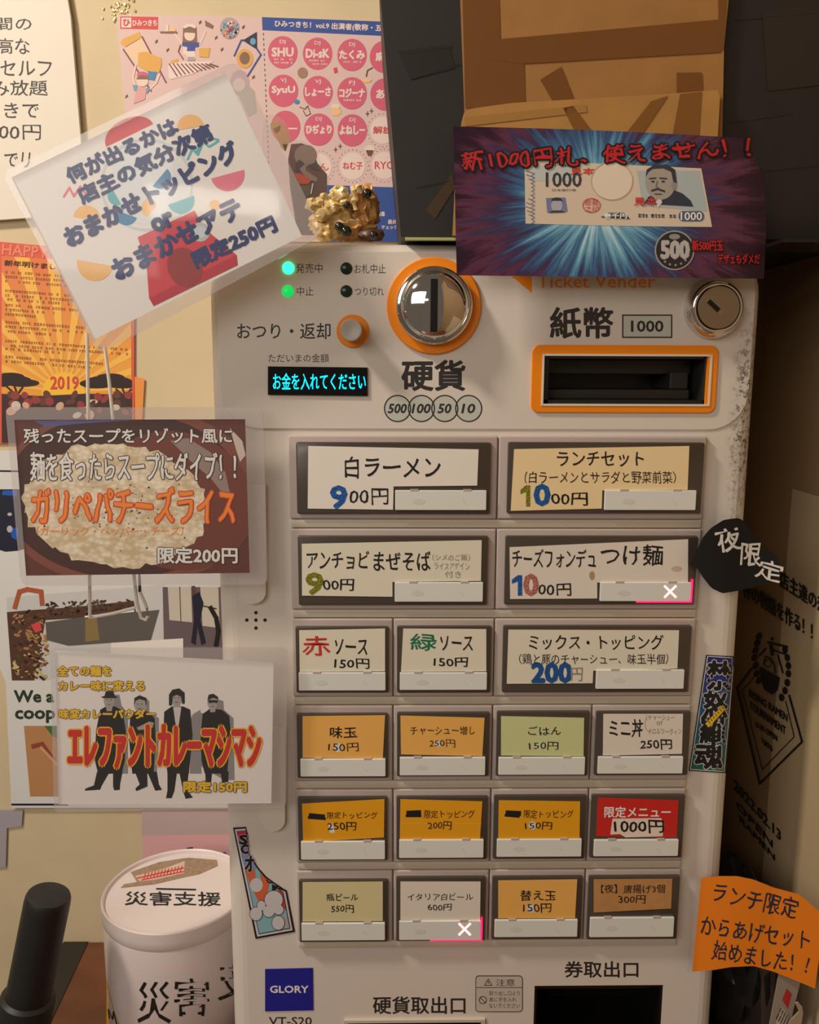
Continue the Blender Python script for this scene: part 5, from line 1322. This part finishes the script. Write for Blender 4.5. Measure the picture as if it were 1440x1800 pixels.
g.tline('災', (242, 1762), (300, 1762), 72, INK, 1, .2, None, .4); g.tline('害', (306, 1753), (368, 1753), 68, INK, 1, .2, None, .4); g.tline('支', (384, 1724), (440, 1724), 70, INK, 1, .2, None, .4)
YP_ = mat('tin_yellow', (238, 190, 30), .5)
for k_ in range(10):
    t0, t1 = k_ / 10, (k_ + 1) / 10
    def ed(t): return 186.5 + 26 * t ** 1.6, 1708 + 100 * t
    (xa, ya), (xb, yb2) = ed(t0), ed(t1)
    if k_ < 1: continue
    g.poly([(187, ya), (xa, ya), (xb, yb2), (187.4, yb2)], YP_, 1)
g.line([(192, 1790), (190, 1774), (198, 1792), (199, 1778), (205, 1800)], 2, INK, 3)
for q_ in (tinm, lid_art):
    for k_, m_ in enumerate(q_.mats): g.absorb(q_.v, [f_ for f_, i_ in zip(q_.f, q_.m) if i_ == k_], m_)
g.build('tin_body', tin, smooth=True)
# black tube
c0, c1_ = at(86, 1572, .02), at(40, 1800, .02); axis = (c0 - c1_).normalized(); Lh = (c0 - c1_).length; rt = (at(123, 1572, .02).x - at(49, 1572, .02).x) / 2
TB = mat('black_rubber_tube', (30, 29, 28), .5)
tu = thing('black_tube', 'matte black round tube leaning at the left edge of the table', 'tube', c1_)
Mesh().lathe(c1_ - axis * .03, [(rt * 1.06, 0), (rt * 1.06, Lh + .022), (rt * 1.04, Lh + .027), (rt * .98, Lh + .0295), (rt * .9, Lh + .030), (.0004, Lh + .0295)], TB, 48, axis).build('tube_shaft', tu, True)
Mesh().lathe(c1_ - axis * .03, [(rt * 1.3, -.02), (rt * 1.3, .052), (rt * 1.27, .056), (rt * 1.08, .058), (rt * 1.07, .0582)], TB, 48, axis).build('tube_collar', tu, True)

# ================================================================== RIGHT SIDE WALL POSTER AND PILE
XP = XR - .0012
SP_ = sidewall(XP)
g = Art(SP_, 0, .00025)
PM = mat('side_poster_cream', (186, 166, 132), .65); BK = mat('side_print_black', (26, 22, 20), .6)
pq = [atx(1302, 806, XP), atx(1490, 894, XP)]
# poster rectangle on the wall in real units
ya_, yb2_ = .10, -.30; zt_ = atx(1400, 861, XP).z; zb_ = TABLE + .03
g2 = Mesh().box(XP, XP + .0008, yb2_, ya_, zb_, zt_, PM)
g.absorb(g2.v, g2.f, PM)
W5 = lambda l: [(1280 + x / 4, 950 + y / 4) for x, y in l]
def sk_text(t_, p0, p1, h_, bd=.4): g.tline(t_, p0, p1, h_, BK, 2, bd)
def wall_text(t_, p0, p1, h_, bd=0):
    """letters standing upright on the side wall"""
    vs_, fs_ = glyphs(t_); offs = [(0, 0), (bd, 0), (-bd, 0), (0, bd), (0, -bd)] if bd else [(0, 0)]
    mi = g.mi(BK)
    for ox, oy in offs:
        b_ = len(g.v); lf = g.lift(2)
        for u_, v_ in vs_: g.P(p0[0] + (p1[0] - p0[0]) * u_ + ox, p0[1] + (p1[1] - p0[1]) * u_ + (.5 - v_) * h_ + oy, lf)
        for fc in fs_: g.f.append(tuple(i + b_ for i in fc)); g.m.append(mi)
wall_text('店主達の想いが', (1371, 1016), (1486, 1090), 30, .8); wall_text('一杯の物語を作る！！', (1292, 1024), (1428, 1110), 30, .8)
# emblem: laurels, bowl, diamond frame
for x, y in ((1334, 1118), (1331, 1130), (1328, 1143), (1326, 1156), (1328, 1170), (1330, 1184), (1334, 1196)): g.ell(x, y, 5, 7, BK, 2, rot=30, n=10)
for x, y in ((1380, 1142), (1384, 1156), (1386, 1170), (1386, 1184), (1384, 1200), (1380, 1214), (1374, 1226)): g.ell(x, y, 5, 7, BK, 2, rot=-10, n=10)
g.poly(W5([(222, 885), (365, 965), (350, 1050), (310, 1085), (255, 1050), (230, 980)]), BK, 2); g.line(W5([(250, 870), (262, 815), (300, 830), (325, 870), (330, 930)]), 2.5, BK, 2); g.ring(1350, 1166, 7, 1.6, BK, 2, 16)
g.line(W5([(220, 810), (265, 760)]), 3, BK, 2); g.line(W5([(280, 715), (415, 748)]), 4, BK, 2); g.line(W5([(350, 805), (385, 930)]), 3, BK, 2); g.line(W5([(300, 735), (310, 800)]), 6, BK, 2); g.line(W5([(320, 770), (400, 800)]), 3, BK, 2); g.ell(*W5([(310, 690)])[0], 3, 3, BK, 2, n=10)
g.line(W5([(165, 900), (62, 1035), (222, 1710), (520, 1415), (430, 1090)]), 3.6, BK, 2); g.line(W5([(180, 965), (98, 1052), (240, 1610), (465, 1380), (405, 1130)]), 1.6, BK, 2)
wall_text('RISING RAMEN', (1317, 1218), (1384, 1262), 13, .5); wall_text('TOURNAMENT', (1318, 1239), (1381, 1285), 14, .5); wall_text('U-30 OPEN', (1328, 1272), (1366, 1298), 10, .5); wall_text('TOKYO', (1338, 1300), (1358, 1318), 9, .5)
wall_text('2022.02.13', (1290, 1378), (1372, 1470), 17, .7); wall_text('OPEN', (1294, 1412), (1358, 1484), 12, .6); wall_text('RAMEN', (1300, 1438), (1362, 1508), 10, .6)
DOT = mat('dot_print', (120, 104, 78), .7)
for i in range(12):
    for j in range(46):
        p = Vector((XP - .0002, -.062 - .0085 * i - (.004 if j % 2 else 0), zt_ - .20 - j * .0085)); r_ = .0011
        if p.z < zb_ + .004: continue
        g.absorb([p + Vector((0, -r_, 0)), p + Vector((0, 0, r_)), p + Vector((0, r_, 0)), p + Vector((0, 0, -r_))], [(0, 1, 2, 3)], DOT)
o = g.build('tournament_poster'); tag(o, 'cream poster with black bowl emblem in a diamond on the right side wall', 'poster')
# dark plastic bag between machine and wall
bgm = mat('black_bin_bag', (16, 15, 15), .35)
xg = (HX1 + XR) / 2
b = Mesh(); b.lump((xg, .07, TABLE + .085), .10, bgm, .30, .75, .85, 4, .16, 30, 4)
o = b.build('black_bag', None, True); tag(o, 'black plastic bag squeezed between the machine and the right wall', 'bag')
# printed papers standing under the orange note
def leaf(name, lab, pts, Y, m, marks, t=.0012):
    q = Art(flat(Y), 0, .0002); q.sheet(pts, m, t)
    for kind, l, mm_, w_ in marks:
        if kind == 'p': q.poly(l, mm_, 1)
        else: q.line(l, w_, mm_, 2)
    o_ = q.build(name); tag(o_, lab, 'paper', 'folded papers beside the machine'); return o_
D7 = lambda l: [(1240 + x / 7.2, 1640 + y / 7.2) for x, y in l]
NW = mat('newsprint', (150, 138, 124), .7); NWD = mat('newsprint_dark', (64, 50, 40), .7)
leaf('folded_paper', 'dark brown folded paper standing nearest the machine side under the orange note', D7([(710, 300), (900, 350), (840, 1250), (720, 1250)]), -.012, NWD, [('p', D7([(740, 560), (830, 480), (820, 800), (770, 950)]), DARK, 1)])
leaf('folded_paper', 'grey printed paper with a red square under the orange note', D7([(960, 380), (1240, 480), (1110, 1000), (1060, 1250), (800, 1250)]), -.020, NW,
     [('p', D7([(1030, 700), (1095, 770), (1045, 960), (975, 850)]), mat('red_square', (176, 40, 34), .6), 1), ('p', D7([(960, 920), (1100, 1120), (1080, 1250), (860, 1250)]), mat('newsprint_pale', (186, 174, 158), .7), 1)] +
     [('l', D7([(930 + 28 * i, 1020 + 26 * i), (900 + 28 * i, 1090 + 26 * i)]), INK, 1.6) for i in range(5)] + [('l', D7([(960 + 26 * i, 950 + 30 * i), (940 + 26 * i, 1000 + 30 * i)]), INK, 1.5) for i in range(5)])
leaf('folded_paper', 'curled pale paper edge at the far right under the orange note', D7([(1140, 890), (1180, 880), (1225, 930), (1240, 1010), (1200, 1250), (1110, 1250), (1090, 1100), (1190, 1000)]), -.026, mat('newsprint_beige', (166, 146, 120), .7), [])

# ------------------------------------------------------------------ tidy up
bpy.data.objects.remove(_go); bpy.data.curves.remove(_gc)
